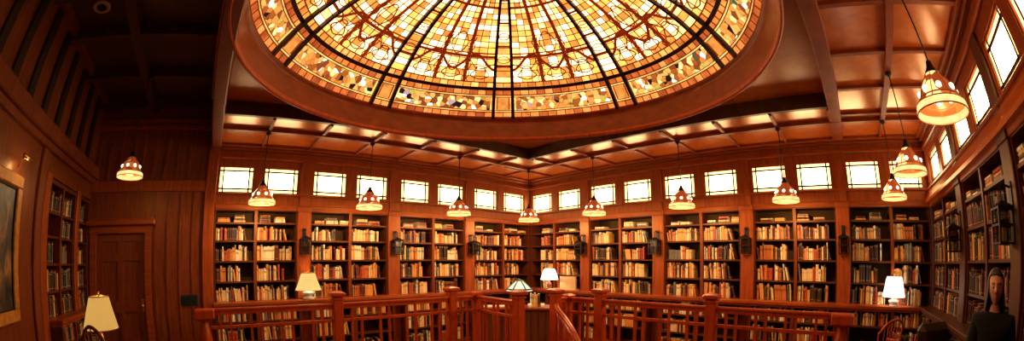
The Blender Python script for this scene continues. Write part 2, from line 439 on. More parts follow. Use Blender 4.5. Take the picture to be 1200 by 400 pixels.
def pane_colour(kind, rnd, t):
    if kind == 'red': b = rnd.choice([(.62, .13, .025), (.85, .22, .04), (.5, .09, .02), (.95, .32, .07)])
    elif kind == 'amber': b = rnd.choice([(1.1, .42, .07), (1.0, .32, .05), (1.3, .62, .14), (.8, .22, .04)])
    elif kind == 'border': b = (1.4, .72, .18)
    else:
        x = rnd.random()
        if x < .30: b = (3.2, 2.0, .95)
        elif x < .58: b = (2.4, 1.2, .36)
        elif x < .84: b = (1.8, .72, .13)
        else: b = (1.2, .38, .06)
    k = rnd.uniform(.85, 1.15)
    return tuple(c*k for c in b)
ROWS = [(0, .034, 'red', 1), (.034, .044, 'border', 1), (.044, .122, 'mosaic', 0), (.122, .132, 'border', 1), (.132, .158, 'red', 1), (.176, .206, 'amber', 1)]
def gore(a0, a1, wide, seed):
    rnd = random.Random(seed); M = MB(); cols = []; LM = MB()
    def pane(x0, x1, t0, t1, kind, na=2):
        vs = [DS(x0+(x1-x0)*i/na, t0+(t1-t0)*j) for j in range(2) for i in range(na+1)]
        fs = [(i, na+1+i, na+2+i, i+1) for i in range(na)]
        M.add(vs, fs, 0); c = pane_colour(kind, rnd, t0); cols.extend([c]*len(fs))
    W = a1-a0
    for t0, t1, kind, _ in ROWS:
        if kind == 'mosaic':
            e = .022 if wide else .014
            pane(a0, a0+e, t0, t1, 'border'); pane(a1-e, a1, t0, t1, 'border'); continue
        nn = 12 if wide else 2
        if kind == 'border': nn = 1; 
        if kind == 'border':
            pane(a0, a1, t0, t1, kind, 12 if wide else 2); continue
        for i in range(nn):
            pane(a0+W*i/nn, a0+W*(i+1)/nn, t0, t1, kind)
    # field
    t = .206; rows = []
    while t < .985:
        dt = .034; rows.append((t, min(.99, t+dt))); t += dt
    nc = 9 if wide else 1
    for ri, (t0, t1) in enumerate(rows):
        k = nc
        if wide and t0 > .72: k = 6
        if wide and t0 > .86: k = 3
        for i in range(k):
            pane(a0+W*i/k, a0+W*(i+1)/k, t0, t1, 'field', 1 if k > 3 else 2)
        strip(LM, [(a0+W*q/8, t1) for q in range(9)], .009)
        for i in range(1, k):
            if (wide and (i*3) % k == 0): continue
            x = a0+W*i/k; strip(LM, [(x, t0), (x, t1)], .010)
    # thick red-brown cames and the scalloped ornament
    if wide:
        for q in (1/3, 2/3):
            strip(LM, [(a0+W*q, .206+.78*j/16) for j in range(17)], .046, .016, 1)
            strip(LM, [(a0+W*(q+.018*(1 if q < .5 else -1)), .206+.35*j/8) for j in range(9)], .012, .018, 1)
        for tb, wdt in ((.355, .042), (.374, .014), (.655, .03)):
            strip(LM, [(a0+W*q/10, tb) for q in range(11)], wdt, .017, 1)
        # ribbons: swags between the ribs, crossing at the middle
        strip(LM, [(a0+W*q/40, .325-.045*math.cos(4*PI*q/40)) for q in range(41)], .036, .02, 1)
        strip(LM, [(a0+W*q/40, .30+.035*math.cos(6*PI*q/40)*(1 if 8 < q < 32 else .4)) for q in range(41)], .013, .021)
        for q0 in (.17, .5, .83):
            pts = [(a0+W*(q0+.085*math.sin(th)*(1+.35*math.cos(3*th))), .262+.038*math.cos(th)) for th in [2*PI*i/28 for i in range(29)]]
            strip(LM, pts, .014, .02)
        for q0 in (.30, .36, .64, .70):
            strip(LM, [(a0+W*(q0+.014*math.sin(j*1.9)), .21+.26*j/16) for j in range(17)], .012, .02)
        pts = [(a0+W*(.5+.11*math.sin(th)), .43+.05*math.cos(th)*(1+.3*math.cos(2*th))) for th in [2*PI*i/28 for i in range(29)]]
        strip(LM, pts, .013, .02)
    else:
        for tb in (.30, .42, .56, .7): strip(LM, [(a0, tb), (a1, tb)], .03, .016, 1)
        for tb in (.34, .48): strip(LM, [(a0+W*(.5+.4*math.sin(th)), tb+.02*math.cos(th)) for th in [2*PI*i/12 for i in range(13)]], .010, .018)
        for q in (.2, .8): strip(LM, [(a0+W*q, .05), (a0+W*q, .118)], .014, .016, 1)
    # rings of lead
    for tb, wdt in ((.034, .014), (.044, .010), (.122, .010), (.132, .014), (.206, .016)):
        strip(LM, [(a0+W*q/10, tb) for q in range(11)], wdt, .014, 0)
    for t0, t1, nn in ((0, .034, 12), (.132, .158, 12), (.176, .206, 12)):
        for i in range(1, nn if wide else 2):
            x = a0+W*i/(nn if wide else 2); strip(LM, [(x, t0), (x, t1)], .010)
    M2 = MB(); dome_patch(M2, a0, a1, .158, .176, 12, 1, .01, 0)
    g = M.build('glass_gore', G_DOME, dome)
    at = g.data.attributes.new('pane', 'FLOAT_COLOR', 'FACE'); flat = []
    for c in cols: flat += [*c, 1]
    at.data.foreach_set('color', flat)
    F = MB(); e = .022 if wide else .014
    dome_patch(F, a0+e, a1-e, .044, .122, 14 if wide else 3, 3)
    if wide: F.build('mosaic_frieze_panel', G_MOSAIC, dome)
    else:
        fp = F.build('frieze_panel', G_DOME, dome); at = fp.data.attributes.new('pane', 'FLOAT_COLOR', 'FACE')
        at.data.foreach_set('color', [.85, .28, .05, 1]*len(fp.data.polygons))
    for vv, ff, mm in [(LM, None, None)]: vv.build('came_lattice', [M_LEAD, M_LEADR], g)
    return M2
RM = MB()
for k in range(8):
    c = PH - (k-2)*PI/4
    r1 = gore(c-PI/4+DP, c-DP, True, 100+k); r2 = gore(c-DP, c+DP, False, 300+k)
    for r in (r1, r2): RM.add(r.v, r.f)
    for s_ in (-1, 1):
        rb = MB(); P = []; vs = []; fs = []
        nseg = 26
        for j in range(nseg+1):
            t = j/nseg*.985; wd_ = .052*(1-.45*t)
            a = A0*(1-t); r = max(RHO*math.sin(a), .02); da = wd_/2/r
            ang = c+s_*DP*(1 if t < .9 else 1)
            for aa, off in ((ang-da, -.01), (ang-da, .05), (ang+da, .05), (ang+da, -.01)): vs.append(DS(aa, t, off))
        for j in range(nseg):
            for q in range(4): fs.append((4*j+q, 4*j+(q+1) % 4, 4*j+4+(q+1) % 4, 4*j+4+q))
        fs += [(0, 1, 2, 3)]
        rb.add(vs, fs); rb.build('rib', M_RIB, dome)
RM.build('lead_ring', M_RIB, dome)
m = MB(); m.lathe([(.001, DH-.06), (.16, DH-.05), (.24, DH-.03), (.25, DH)], 32); m.build('boss', M_RIB, dome)

# ------------------------------------------------------------------ windows
wi = 0
for w in ('A', 'B', 'D'):
    for n in range(NB[w] if w != 'D' else 4):
        for (u0, u1) in win_rects(w, n):
            wi += 1; T = WT(w)
            f = MB(); e = .022
            for a in ((u0, u1, ZB, ZB+e), (u0, u1, ZT-e, ZT), (u0, u0+e, ZB+e, ZT-e), (u1-e, u1, ZB+e, ZT-e)):
                f.box(a[0], a[1], .015, .09, a[2], a[3], T=T)
            fo = struct('window_%d' % wi, f, W_RED)
            g = MB(); g.box(u0+e, u1-e, .05, .056, ZB+e, ZT-e, T=T); 
            ui, uo, zi, zo = u0+.085, u1-.085, ZB+.075, ZT-.075
            p = MB()
            p.box(ui, uo, .044, .05, zi, zo, T=T); p.build('pane', G_WIN, fo)
            b = MB()
            for q, (x0, x1, z0, z1) in enumerate(((u0+e, u1-e, zo, ZT-e), (u0+e, u1-e, ZB+e, zi), (u0+e, ui, zi, zo), (uo, u1-e, zi, zo))):
                b.box(x0, x1, .046, .05, z0, z1, mi=0, T=T)
            b.build('border_pane', [G_WINB, G_WIN], fo)
            l = MB(); h = .014
            for (x0, x1, z0, z1) in ((u0+e, u1-e, zo-h, zo+h), (u0+e, u1-e, zi-h, zi+h), (ui-h, ui+h, ZB+e, ZT-e), (uo-h, uo+h, ZB+e, ZT-e),
                                      ):
                l.box(x0, x1, .036, .044, z0, z1, T=T)
            l.build('came_lattice', M_LEADW, fo)

# ------------------------------------------------------------------ bookcases and books
books = []           # (wall, u, d, z, thick, depth, height, lean, colour, label bits)
SH = [1.36, 1.69, 2.02, 2.31]
def case_things(w, u0, u1, lbl, shelves, top, low=(.10, .42, .74), counter=1.04, cols=2):
    p = WP(w, (u0+u1)/2, 0, 0); t = thing('bookcase', lbl, 'bookcase', (p.x, p.y, 0), WALL[w][1], 'built-in bookcases')
    h = (u1-u0)/2
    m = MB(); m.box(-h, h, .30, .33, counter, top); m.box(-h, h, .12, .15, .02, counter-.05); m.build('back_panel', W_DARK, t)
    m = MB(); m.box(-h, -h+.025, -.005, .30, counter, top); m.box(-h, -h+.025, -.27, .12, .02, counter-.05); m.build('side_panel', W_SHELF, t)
    m = MB(); m.box(h-.025, h, -.005, .30, counter, top); m.box(h-.025, h, -.27, .12, .02, counter-.05); m.build('side_panel', W_SHELF if w != 'D' else W_DARK, t)  # right side wall: near-black wood here paints in the shade
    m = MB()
    if cols == 2: m.box(-.028, .028, -.015, .30, counter, top); m.box(-.028, .028, -.27, .12, .02, counter-.05); m.build('divider', W_DIV if w != 'D' else W_SIDE_SHADE, t)
    m = MB(); m.box(-h, h, -.01, .33, top-.03, top+.02); m.build('top_board', W_SHELF, t)
    m = MB(); m.box(-h, h, -.25, .12, .0, .10); m.build('plinth', W_RED, t)
    for z in shelves:
        m = MB(); m.box(-h+.025, h-.025, .0, .30, z-.028, z); m.build('shelf', W_SHELF, t)
    for z in low[1:]:
        m = MB(); m.box(-h+.025, h-.025, -.255, .12, z-.028, z); m.build('shelf', W_SHELF, t)
    return t

rnd = random.Random(5)
def fill(w, a, b, z, room, d, where, frac=None, kind='up', dep=.17):
    """a run of books standing on a shelf between u=a and u=b"""
    frac = frac or rnd.choice([.62, .7, .74, .78, .82, .86, .9])
    if kind == 'flat':
        u = a + rnd.uniform(.0, .12)
        k = 0
        while u < a+(b-a)*rnd.uniform(.45, .9) and k < 3:
            L = rnd.uniform(.16, .24); zz = z; nst = rnd.choice([2, 3, 4])
            for q in range(nst):
                th = rnd.uniform(.02, .035)
                if zz+th > z+room-.02: break
                books.append(dict(w=w, u=u+L/2, d=d, z=zz, th=th, dep=dep, h=L-.01*q, flat=True, col=rnd.choices(range(10), CW)[0], where=where, lean=0)); zz += th+.0005
            u += L+rnd.uniform(.02, .1); k += 1
        return
    end = a+(b-a)*frac; u = a+.004; base_h = rnd.uniform(.70, .82)*room; last = None
    run = 0; col = 0; tilt = 0
    while u < end:
        if run <= 0:
            run = rnd.choice([1, 1, 1, 1, 2, 2] if rnd.random() < .93 else [5, 7]); col = rnd.choices(range(10), CW_SHADE if w in 'DC' else CW)[0]
            th0 = rnd.choice([.015, .018, .021, .024, .028, .034]); tilt = math.radians(rnd.uniform(3, 8)) if rnd.random() < .10 else 0; h0 = min(room-.025, base_h*rnd.uniform(.78, 1.22))
        run -= 1
        th = th0*rnd.uniform(.93, 1.07); h = h0 if rnd.random() < .8 else min(room-.02, h0*rnd.uniform(.9, 1.08))
        if tilt:
            u2 = u+math.sin(tilt)*h*(1 if last != tilt else 0)
            if u2+th+.02 > b: break
            books.append(dict(w=w, u=u2+th/2, d=d, z=z, th=th*.97, dep=dep, h=h*.99, flat=False, col=col, where=where, lean=-tilt)); u = u2+th/math.cos(tilt)+.002; last = tilt; continue
        last = None
        if u+th > b-.004: break
        books.append(dict(w=w, u=u+th/2, d=d+rnd.uniform(-.012, .018), z=z, th=th*.97, dep=dep, h=h, flat=False, col=col, where=where, lean=0)); u += th
        if rnd.random() < .06: u += rnd.uniform(.01, .05)
    # one or two leaning books at the end of the run
    if rnd.random() < .5 and b-u > .14:
        th = rnd.uniform(.02, .03); h = min(room-.04, base_h); ang = math.radians(rnd.uniform(8, 16))
        books.append(dict(w=w, u=u+math.sin(ang)*h*.5+th, d=d, z=z, th=th, dep=dep, h=h*.97, flat=False, col=rnd.choices(range(10), CW)[0], where=where, lean=-ang))

ROWN = ['top', 'second', 'third', 'fourth', 'fifth']
LOWN = {.74: 'upper', .42: 'middle', .10: 'bottom'}
CASEN = {}
for w in ('A', 'B', 'D'):
    for n in range(NB[w]):
        a, b = span(w, n)
        u0, u1 = a+.12, b-.12
        if w == 'A' and n == 0: u1 = -.02
        if w == 'B' and n == 0: u0 = .02
        if w == 'B' and n == 4: u1 = 8.62
        if w == 'D' and n == 0: u0 = .02
        if w == 'A' and n == 3: u0 = -6.92
        cn = '%s bookcase from the %s corner, %s' % (OR[n], 'right' if w == 'D' else 'far', WSHORT[w])
        case_things(w, u0, u1, 'built-in wooden bookcase, %s out from the %s, %s' % (OR[n], 'right-hand corner' if w == 'D' else 'far corner', WNAME[w]), SH, 2.53)
        h = (u0+u1)/2
        for ci, (ca, cb) in enumerate(((u0+.03, h-.03), (h+.03, u1-.03))):
            cl = 'left' if ci == 0 else 'right'
            if w == 'B' and n == 0: ca = max(ca, .33 if ci == 0 else ca)
            for ri, z in enumerate([2.31, 2.02, 1.69, 1.36, 1.041]):
                room = [.19, .26, .30, .30, .29][ri]
                fill(w, ca, cb, z, room, .02, (w, n, cl, 'upper case', ROWN[ri]), kind='flat' if ri == 0 else 'up', dep=.2)
            for z in (.74, .42, .10):
                if rnd.random() < .12: continue
                if (w == 'A' and n == 0) or (w == 'B' and n == 0): continue
                fill(w, ca, cb, z, .24 if z > .7 else .27, -.24, (w, n, cl, 'lower case', LOWN[z]), dep=.18)
# bookcases in the left side wall
for n, (u0, u1) in enumerate(((-1.95, -.78), (-.62, -.03))):
    case_things('C', u0, u1, ['wide wooden bookcase beside the gilt framed painting', 'narrow wooden bookcase between a pilaster and the panelled door'][n], [1.36, 1.69, 2.02, 2.31], 2.66, cols=2 if n == 0 else 1)
    h = (u0+u1)/2
    cc = ((u0+.03, h-.03), (h+.03, u1-.03)) if n == 0 else ((u0+.03, u1-.03),)
    for ci, (ca, cb) in enumerate(cc):
        cl = ('left' if ci == 0 else 'right') if n == 0 else 'only'
        for ri, z in enumerate([2.31, 2.02, 1.69, 1.36, 1.041]):
            if ri == 1 and ci == 0 and n == 0: continue
            fill('C', ca, cb, z, [.28, .26, .30, .30, .29][ri], .02, ('C', n, cl, 'upper case', ROWN[ri]), dep=.2, frac=rnd.choice([.6, .8, .9]))
        for z in (.74, .42):
            fill('C', ca, cb, z, .24, -.24, ('C', n, cl, 'lower case', LOWN[z]), dep=.18)
for nm, (ua, ub) in (('trim_side_pilaster_1', (-2.16, -1.95)), ('trim_side_pilaster_2', (-.78, -.62))):
    m = MB(); m.box(ua, ub, -.05, .26, 0, 2.72, T=WT('C'), bev=.01); struct(nm, m, W_RED)

# counters (continuous worktops in front of the tall cases)
def counter(w, u0, u1, label):
    m = MB(); T = WT(w); m.box(u0, u1, -.30, .12, .985, 1.04, T=T, bev=.008); m.box(u0, u1, -.275, .12, .955, .985, T=T)
    o = m.build('counter_ledge', W_SIDE_SHADE if w == 'D' else W_REDH); tag(o, label, 'counter', 'counters on the bookcases')  # ledge on the right side wall has its shade put into the wood colour
    o['group'] = 'counters along the bookcases'
counter('A', -6.94, -.30, 'long red wood counter ledge along the bookcases left of the far corner')
counter('B', 0.0, 8.34, 'long red wood counter ledge along the bookcases right of the far corner')
counter('D', 0.0, 9.3, 'shade-toned red wood counter ledge along the bookcases on the right side wall')
counter('C', -1.96, -.02, 'short red wood counter ledge along the bookcases on the left side wall')

# the camera model, used here only to rank books by the size they show at
CAM = Vector((-6.765, -6.908, 1.6)); FPX, CXP, CYP = 475.92, 599.8, 322.74
yaw, pitch, roll = math.radians(41.87), math.radians(-1.5965), math.radians(.0935)
cR = Vector((math.cos(yaw), -math.sin(yaw), 0)); cF = Vector((math.sin(yaw), math.cos(yaw), 0)); cU = Vector((0, 0, 1))
cF2 = cF*math.cos(pitch)+cU*math.sin(pitch); cU2 = -cF*math.sin(pitch)+cU*math.cos(pitch)
cR2 = cR*math.cos(roll)-cU2*math.sin(roll); cU3 = cR*math.sin(roll)+cU2*math.cos(roll)
def project(P):
    d = P-CAM; r, w_, u = d.dot(cR2), d.dot(cF2), d.dot(cU3); n_ = math.hypot(r, u); rad = 2*FPX*math.sin(math.atan2(n_, w_)/2)
    return CXP+rad*r/n_, CYP-rad*u/n_, d.length

def book_mesh(ci, var):
    """unit book: x thickness, y depth (spine at y=0), z height; rounded spine, boards, page block"""
    M = MB(); n = [3, 4, 3][var]; arc = []; bulge = [.05, .09, .02][var]
    for i in range(n+1):
        a = PI*i/n; arc.append((-.5*math.cos(a), .04-bulge*math.sin(a)))
    out = arc + [(.5, 1), (-.5, 1)]
    k = len(out); vs = [(x, y, 0) for x, y in out]+[(x, y, 1) for x, y in out]
    uvs = [(x+.5, 0) for x, y in out]+[(x+.5, 1) for x, y in out]
    fs = [(i, (i+1) % k, k+(i+1) % k, k+i) for i in range(k)]
    mis = [0]*k; mis[k-2] = 1
    fs += [tuple(range(k))[::-1], tuple(range(k, 2*k))]; mis += [1, 1]
    M.add(vs, fs, mis, False, None, uvs)
    return M
BM = [book_mesh(0, v) for v in range(3)]
def book_T(b):
    W_ = WT(b['w'])
    if b['flat']:
        return W_ @ Matrix.Translation((b['u']-b['h']/2, b['d'], b['z']+b['th']/2)) @ Matrix.Rotation(PI/2, 4, 'Y') @ Matrix.Diagonal((b['th'], b['dep'], b['h'], 1))
    return W_ @ Matrix.Translation((b['u'], b['d'], b['z'])) @ Matrix.Rotation(b['lean'], 4, 'Y') @ Matrix.Diagonal((b['th'], b['dep'], b['h'], 1))
# ordinals inside each row
rows = {}
for b in books: rows.setdefault(b['where'], []).append(b)
for r in rows.values():
    r.sort(key=lambda b: (b['u'], b['z']))
    for i, b in enumerate(r): b['ord'] = i
for b in books:
    T = book_T(b); b['T'] = T
    c = T @ Vector((0, 0, .5)); x, y, dist = project(c)
    nrm = (T.to_3x3() @ Vector((0, -1, 0))).normalized(); cs = max(0, (CAM-c).normalized().dot(nrm))
    vis = (-2 < x < 1202 and 0 < y < 398)
    b['area'] = b['th']*b['h']/dist**2*max(cs, .05) if vis else 0
    if b['where'][3] == 'lower case' and y > 372: b['area'] *= .4
    if b['w'] == 'D' and x > 1150 and y > 315: b['area'] *= .2
books.sort(key=lambda b: -b['area'])
cache = {}
PLACE = {'A': lambda n: '%s case from far corner, left far wall' % OR[n], 'B': lambda n: '%s case from far corner, right far wall' % OR[n],
         'D': lambda n: '%s case on right side wall' % OR[n], 'C': lambda n: ['case beside the painting', 'narrow case beside the door'][n]}
def snap(b):
    key = (b['col'], hash((round(b['th'], 3), b['col'])) % 3)
    if key not in cache:
        M = BM[key[1]]; nm = 'book'; me = bpy.data.meshes.new('book'); me.from_pydata(M.v, [], M.f)
        me.materials.append(COVERS[key[0]]); me.materials.append(M_PAGES); me.polygons.foreach_set('material_index', M.mi)
        ul = me.uv_layers.new(name='UVMap'); flat = []
        for f, u in zip(M.f, M.uv):
            for q in u: flat += list(q)
        ul.data.foreach_set('uv', flat); me.update(); cache[key] = me
    return cache[key]
for b in books[:300]:
    o = bpy.data.objects.new('book', snap(b)); C.objects.link(o)
    T = b['T']; loc, rot, sca = T.decompose(); o.location = loc; o.rotation_euler = rot.to_euler(); o.scale = sca
    w, n, cl, part, row = b['where']
    name = BOOKCOL[b['col']][0]
    place = PLACE[w](n)
    half = '' if cl == 'only' else cl+' column, '
    rw = (row if part == 'upper case' else 'under-counter '+row)+' shelf'
    if part != 'upper case': rw = row+' undercounter shelf'
    fl_ = 'flat ' if b['flat'] else ''
    for pl in ((PLACE[w](n),) if w == 'C' else (OR[n]+' case from corner, '+WSHORT[w], OR[n]+' bookcase, '+WSHORT[w])):
        lab = '%s%s book, %s from left, %s, %s%s' % (fl_, name, OR[min(b['ord'], 35)], rw, half, pl)
        if len(lab.split()) <= 16: break
    tag(o, lab, 'book', 'books nearest the camera on the shelves')
    o['group'] = 'books in the built-in bookcases'
rest = MB()
for b in books[300:]:
    M = BM[hash((round(b['th'], 3), b['col'])) % 3]
    base = len(rest.v); T = b['T']
    rest.v += [tuple(T @ Vector(p)) for p in M.v]
    for f, mi, uv in zip(M.f, M.mi, M.uv):
        rest.f.append([base+i for i in f]); rest.mi.append(10 if mi else b['col']); rest.sm.append(False); rest.uv.append(uv)
o = rest.build('shelved_books', COVERS+[M_PAGES]); tag(o, 'rows of tan, red and brown books filling the farther built-in shelves', 'books', 'books in the built-in bookcases', 'stuff')

def clear_glass():
    m = bpy.data.materials.new('dark_tinted_glass'); m.use_nodes = True; nt = m.node_tree; nt.nodes.clear(); N = nt.nodes.new; L = nt.links.new
    o = N('ShaderNodeOutputMaterial'); mx = N('ShaderNodeMixShader'); a = N('ShaderNodeBsdfTransparent'); b = N('ShaderNodeBsdfGlossy')
    a.inputs[0].default_value = (.42, .40, .34, 1); b.inputs['Roughness'].default_value = .15; b.inputs[0].default_value = (.6, .6, .55, 1); mx.inputs[0].default_value = .07
    L(a.outputs[0], mx.inputs[1]); L(b.outputs[0], mx.inputs[2]); L(mx.outputs[0], o.inputs[0]); return m
M_LGLASS = clear_glass()
# ------------------------------------------------------------------ wall lanterns on the pilasters
def make_lantern():
    t = thing('wall_lantern', 'x', 'wall lantern', (0, 0, 0))
    m = MB(); m.box(-.035, .035, -.014, 0, 2.02, 2.22, bev=.004); m.build('wall_plate', M_IRON, t)
    m = MB(); m.tube([(0, -.01, 2.18), (0, -.09, 2.20), (0, -.13, 2.17), (0, -.13, 2.08)], .010); m.build('arm', M_IRON, t)
    m = MB(); cx, cy, s_ = 0, -.13, .085
    for x in (-s_, s_):
        for y in (-s_, s_): m.box(cx+x-.009, cx+x+.009, cy+y-.009, cy+y+.009, 1.79, 2.03)
    for z in (1.785, 1.91, 2.025):
        for q in (-s_, s_):
            m.box(cx-s_-.012, cx+s_+.012, cy+q-.009, cy+q+.009, z-.008, z+.008); m.box(cx+q-.009, cx+q+.009, cy-s_, cy+s_, z-.0075, z+.0075)
    m.build('cage', M_IRON, t)
    m = MB(); vs = [(cx-.1, cy-.1, 2.035), (cx+.1, cy-.1, 2.035), (cx+.1, cy+.1, 2.035), (cx-.1, cy+.1, 2.035), (cx, cy, 2.09)]
    m.add(vs, [(0, 1, 4), (1, 2, 4), (2, 3, 4), (3, 0, 4), (3, 2, 1, 0)]); m.build('cap', M_IRON, t)
    m = MB(); m.box(cx-.062, cx+.062, cy-.062, cy+.062, 1.80, 2.02); m.build('glass', M_LGLASS, t)
    return t
lan = make_lantern(); first = True
spots = [('A', span('A', n)[1], OR[n-1]) for n in range(1, 4)]+[('B', span('B', n)[0], OR[n-1]) for n in range(1, 5)]+[('D', span('D', n)[0], OR[n-1]) for n in range(1, 3)]
for w, u, od in spots:
    o = lan if first else copy_tree(lan); first = False
    p = WP(w, u, -.045, 0); o.location = (p.x, p.y, 0); o.rotation_euler = (0, 0, WALL[w][1])
    o['label'] = 'dark iron wall lantern, unlit, on the %s pilaster from %s corner, %s' % (od, 'right' if w == 'D' else 'far', WSHORT[w]); o['group'] = 'lanterns on the pilasters'

# ------------------------------------------------------------------ pendants
def shade_glass(name='pendant_glass', st=1.0):
    m = bpy.data.materials.new(name); m.use_nodes = True; nt = m.node_tree; nt.nodes.clear()
    N = nt.nodes.new; L = nt.links.new
    o = N('ShaderNodeOutputMaterial'); e = N('ShaderNodeEmission'); b = N('ShaderNodeBsdfPrincipled'); ad = N('ShaderNodeAddShader')
    tc = N('ShaderNodeTexCoord'); sp = N('ShaderNodeSeparateXYZ'); L(tc.outputs['Object'], sp.inputs[0])
    # leaded segments by angle
    at = N('ShaderNodeMath'); at.operation = 'ARCTAN2'; L(sp.outputs[1], at.inputs[0]); L(sp.outputs[0], at.inputs[1])
    v = N('ShaderNodeTexVoronoi'); v.inputs['Scale'].default_value = 11; L(tc.outputs['Object'], v.inputs['Vector'])
    s2 = N('ShaderNodeSeparateColor'); L(v.outputs['Color'], s2.inputs[0])
    cr = N('ShaderNodeValToRGB'); r = cr.color_ramp; r.interpolation = 'CONSTANT'
    r.elements[0].color = (.22, .035, .008, 1); r.elements[1].position = .55; r.elements[1].color = (.55, .15, .025, 1)
    x = r.elements.new(.80); x.color = (2.0, 1.1, .4, 1); x = r.elements.new(.90); x.color = (.3, .05, .012, 1)
    L(s2.outputs[0], cr.inputs[0]); L(cr.outputs[0], e.inputs[0]); e.inputs[1].default_value = st
    b.inputs['Base Color'].default_value = (.4, .1, .03, 1); b.inputs['Roughness'].default_value = .15
    L(e.outputs[0], ad.inputs[0]); L(b.outputs[0], ad.inputs[1]); L(ad.outputs[0], o.inputs[0])
    return m
G_SHADE = shade_glass()
G_RIM = glow('pendant_rim_glass', (1.0, .62, .22), 1.5, .5, 16)
G_ROUND = glow('pendant_jewel', (1.0, .86, .6), 4.0, .05)
G_BULB = glow('bulb', (1.0, .80, .50), 14.0, .02)
PENDC = []
def make_pendant():
    """origin at the rim's centre, cord rises"""
    t = thing('pendant_lamp', 'x', 'pendant lamp')
    m = MB(); m.lathe([(.040, .262), (.062, .252), (.075, .225), (.10, .20), (.130, .165), (.155, .12), (.168, .085)], 24); m.build('shade', G_SHADE, t)
    m = MB(); m.lathe([(.168, .085), (.170, .080), (.190, .058), (.200, .050)], 24); m.build('skirt', G_SHADE, t)
    m = MB(); m.lathe([(.200, .050), (.206, .046), (.214, .004), (.208, .0), (.198, .046)], 24); m.build('rim', G_RIM, t)
    m = MB()
    for zz, rr in ((.085, .170), (.050, .202), (.0, .211)):
        m.tube([(rr*math.cos(2*PI*k/24), rr*math.sin(2*PI*k/24), zz) for k in range(24)], .005, 6, closed=True)
    for k in range(8):
        a = 2*PI*k/8+.2; m.tube([(r*math.cos(a), r*math.sin(a), z) for r, z in ((.064, .253), (.102, .20), (.132, .165), (.157, .12), (.171, .085), (.202, .050))], .004, 5)
    m.build('came_lattice', M_LEAD, t)
    m = MB()
    for k in range(8):
        a = 2*PI*(k+.5)/8+.2; m.sphere((.148*math.cos(a), .148*math.sin(a), .125), .024, nu=8, nv=6, sc=(1, 1, 1))
    m.build('glass_jewel_pattern', G_ROUND, t)
    m = MB(); m.lathe([(.001, .345), (.022, .34), (.026, .32), (.034, .30), (.045, .285), (.062, .262), (.060, .252), (.03, .25)], 20); m.build('cap', M_IRON, t)
    m = MB(); m.sphere((0, 0, .11), .034); m.build('bulb', G_BULB, t)
    return t
def cord(t, top):
    m = MB(); m.tube([(0, 0, .34), (0, 0, top)], .007, 6); m.lathe([(.001, top), (.04, top-.002), (.045, top-.02), (.012, top-.045)], 16); m.build('cord', M_IRON, t)
pend0 = make_pendant()
base_kids = kids(pend0)
PL = [(-.96, -.95, 'right under the far corner'), (-2.70, -.95, 'second from the far corner, before the left far windows'), (-4.42, -.95, 'third from the far corner, before the left far windows'),
      (-6.17, -.95, 'fourth from the far corner, near the left column'),
      (-.95, -2.61, 'second from the far corner, before the right far windows'), (-.95, -4.34, 'third from the far corner, before the right far windows'),
      (-.95, -6.05, 'fourth from the far corner, before the right far windows'), (-.95, -7.78, 'deep in the right-hand corner, smallest there'),
      (-2.53, -7.78, 'in the right aisle, middle of its three'), (-4.27, -7.78, 'in the right aisle, largest and nearest'),
      (-8.25, -1.45, 'alone in front of the boarded wall and door')]
for i, (x, y, l) in enumerate(PL):
    zb = 2.48 if x > -8 else 2.74
    if i == 0: t = pend0
    else:
        t = pend0.copy(); C.objects.link(t)
        for k in base_kids:
            c = k.copy(); C.objects.link(c); c.parent = t
    t.location = (x, y, zb); t.rotation_euler = (0, 0, random.uniform(0, 1)); cord(t, (3.545 if x > -8 else 4.13)-zb)
    t['label'] = 'leaded glass pendant lamp hanging %s' % l; t['group'] = 'pendant lamps'
    ld = bpy.data.lights.new('pendant_light', 'POINT'); ld.energy = 66; ld.color = (1, .62, .30); ld.shadow_soft_size = .06
    lo = bpy.data.objects.new('pendant_light', ld); C.objects.link(lo); lo.location = (x, y, zb-.03)
    if x < -8: ld.energy = 9
    if y < -7: ld.energy = 5

# ------------------------------------------------------------------ balustrade
def newel(t, x, y, top=1.27, w=.135, zc=None):
    m = MB(); h = w/2
    m.box(x-h, x+h, y-h, y+h, 0, top-.07, bev=.01); m.box(x-h-.012, x+h+.012, y-h-.012, y+h+.012, top-.115, top-.095, bev=.004)
    m.box(x-h-.03, x+h+.03, y-h-.03, y+h+.03, top-.07, top-.025, bev=.01)
    vs = [(x-h-.03, y-h-.03, top-.025), (x+h+.03, y-h-.03, top-.025), (x+h+.03, y+h+.03, top-.025), (x-h-.03, y+h+.03, top-.025)]
    vs += [(x-.03, y-.03, top), (x+.03, y-.03, top), (x+.03, y+.03, top), (x-.03, y+.03, top)]
    m.add(vs, [(0, 1, 5, 4), (1, 2, 6, 5), (2, 3, 7, 6), (3, 0, 4, 7), (4, 5, 6, 7)])
    m.box(x-h-.015, x+h+.015, y-h-.015, y+h+.015, 0, .16, bev=.008)
    return m.build('newel_post', W_RAIL, t)
def vase_newel(t, x, y, top=1.12):
    m = MB(); h = .135
    m.box(x-h, x+h, y-h, y+h, top-.11, top, bev=.015); m.box(x-.09, x+.09, y-.09, y+.09, top-.135, top-.11)
    m.lathe([(.05, top-.13), (.055, top-.18), (.075, top-.26), (.092, top-.38), (.098, top-.50), (.085, top-.62), (.06, top-.72), (.07, top-.76), (.07, .16)], 24, x, y)
    m.box(x-.11, x+.11, y-.11, y+.11, 0, .17, bev=.01)
    return m.build('turned_newel_post', W_RAIL, t)
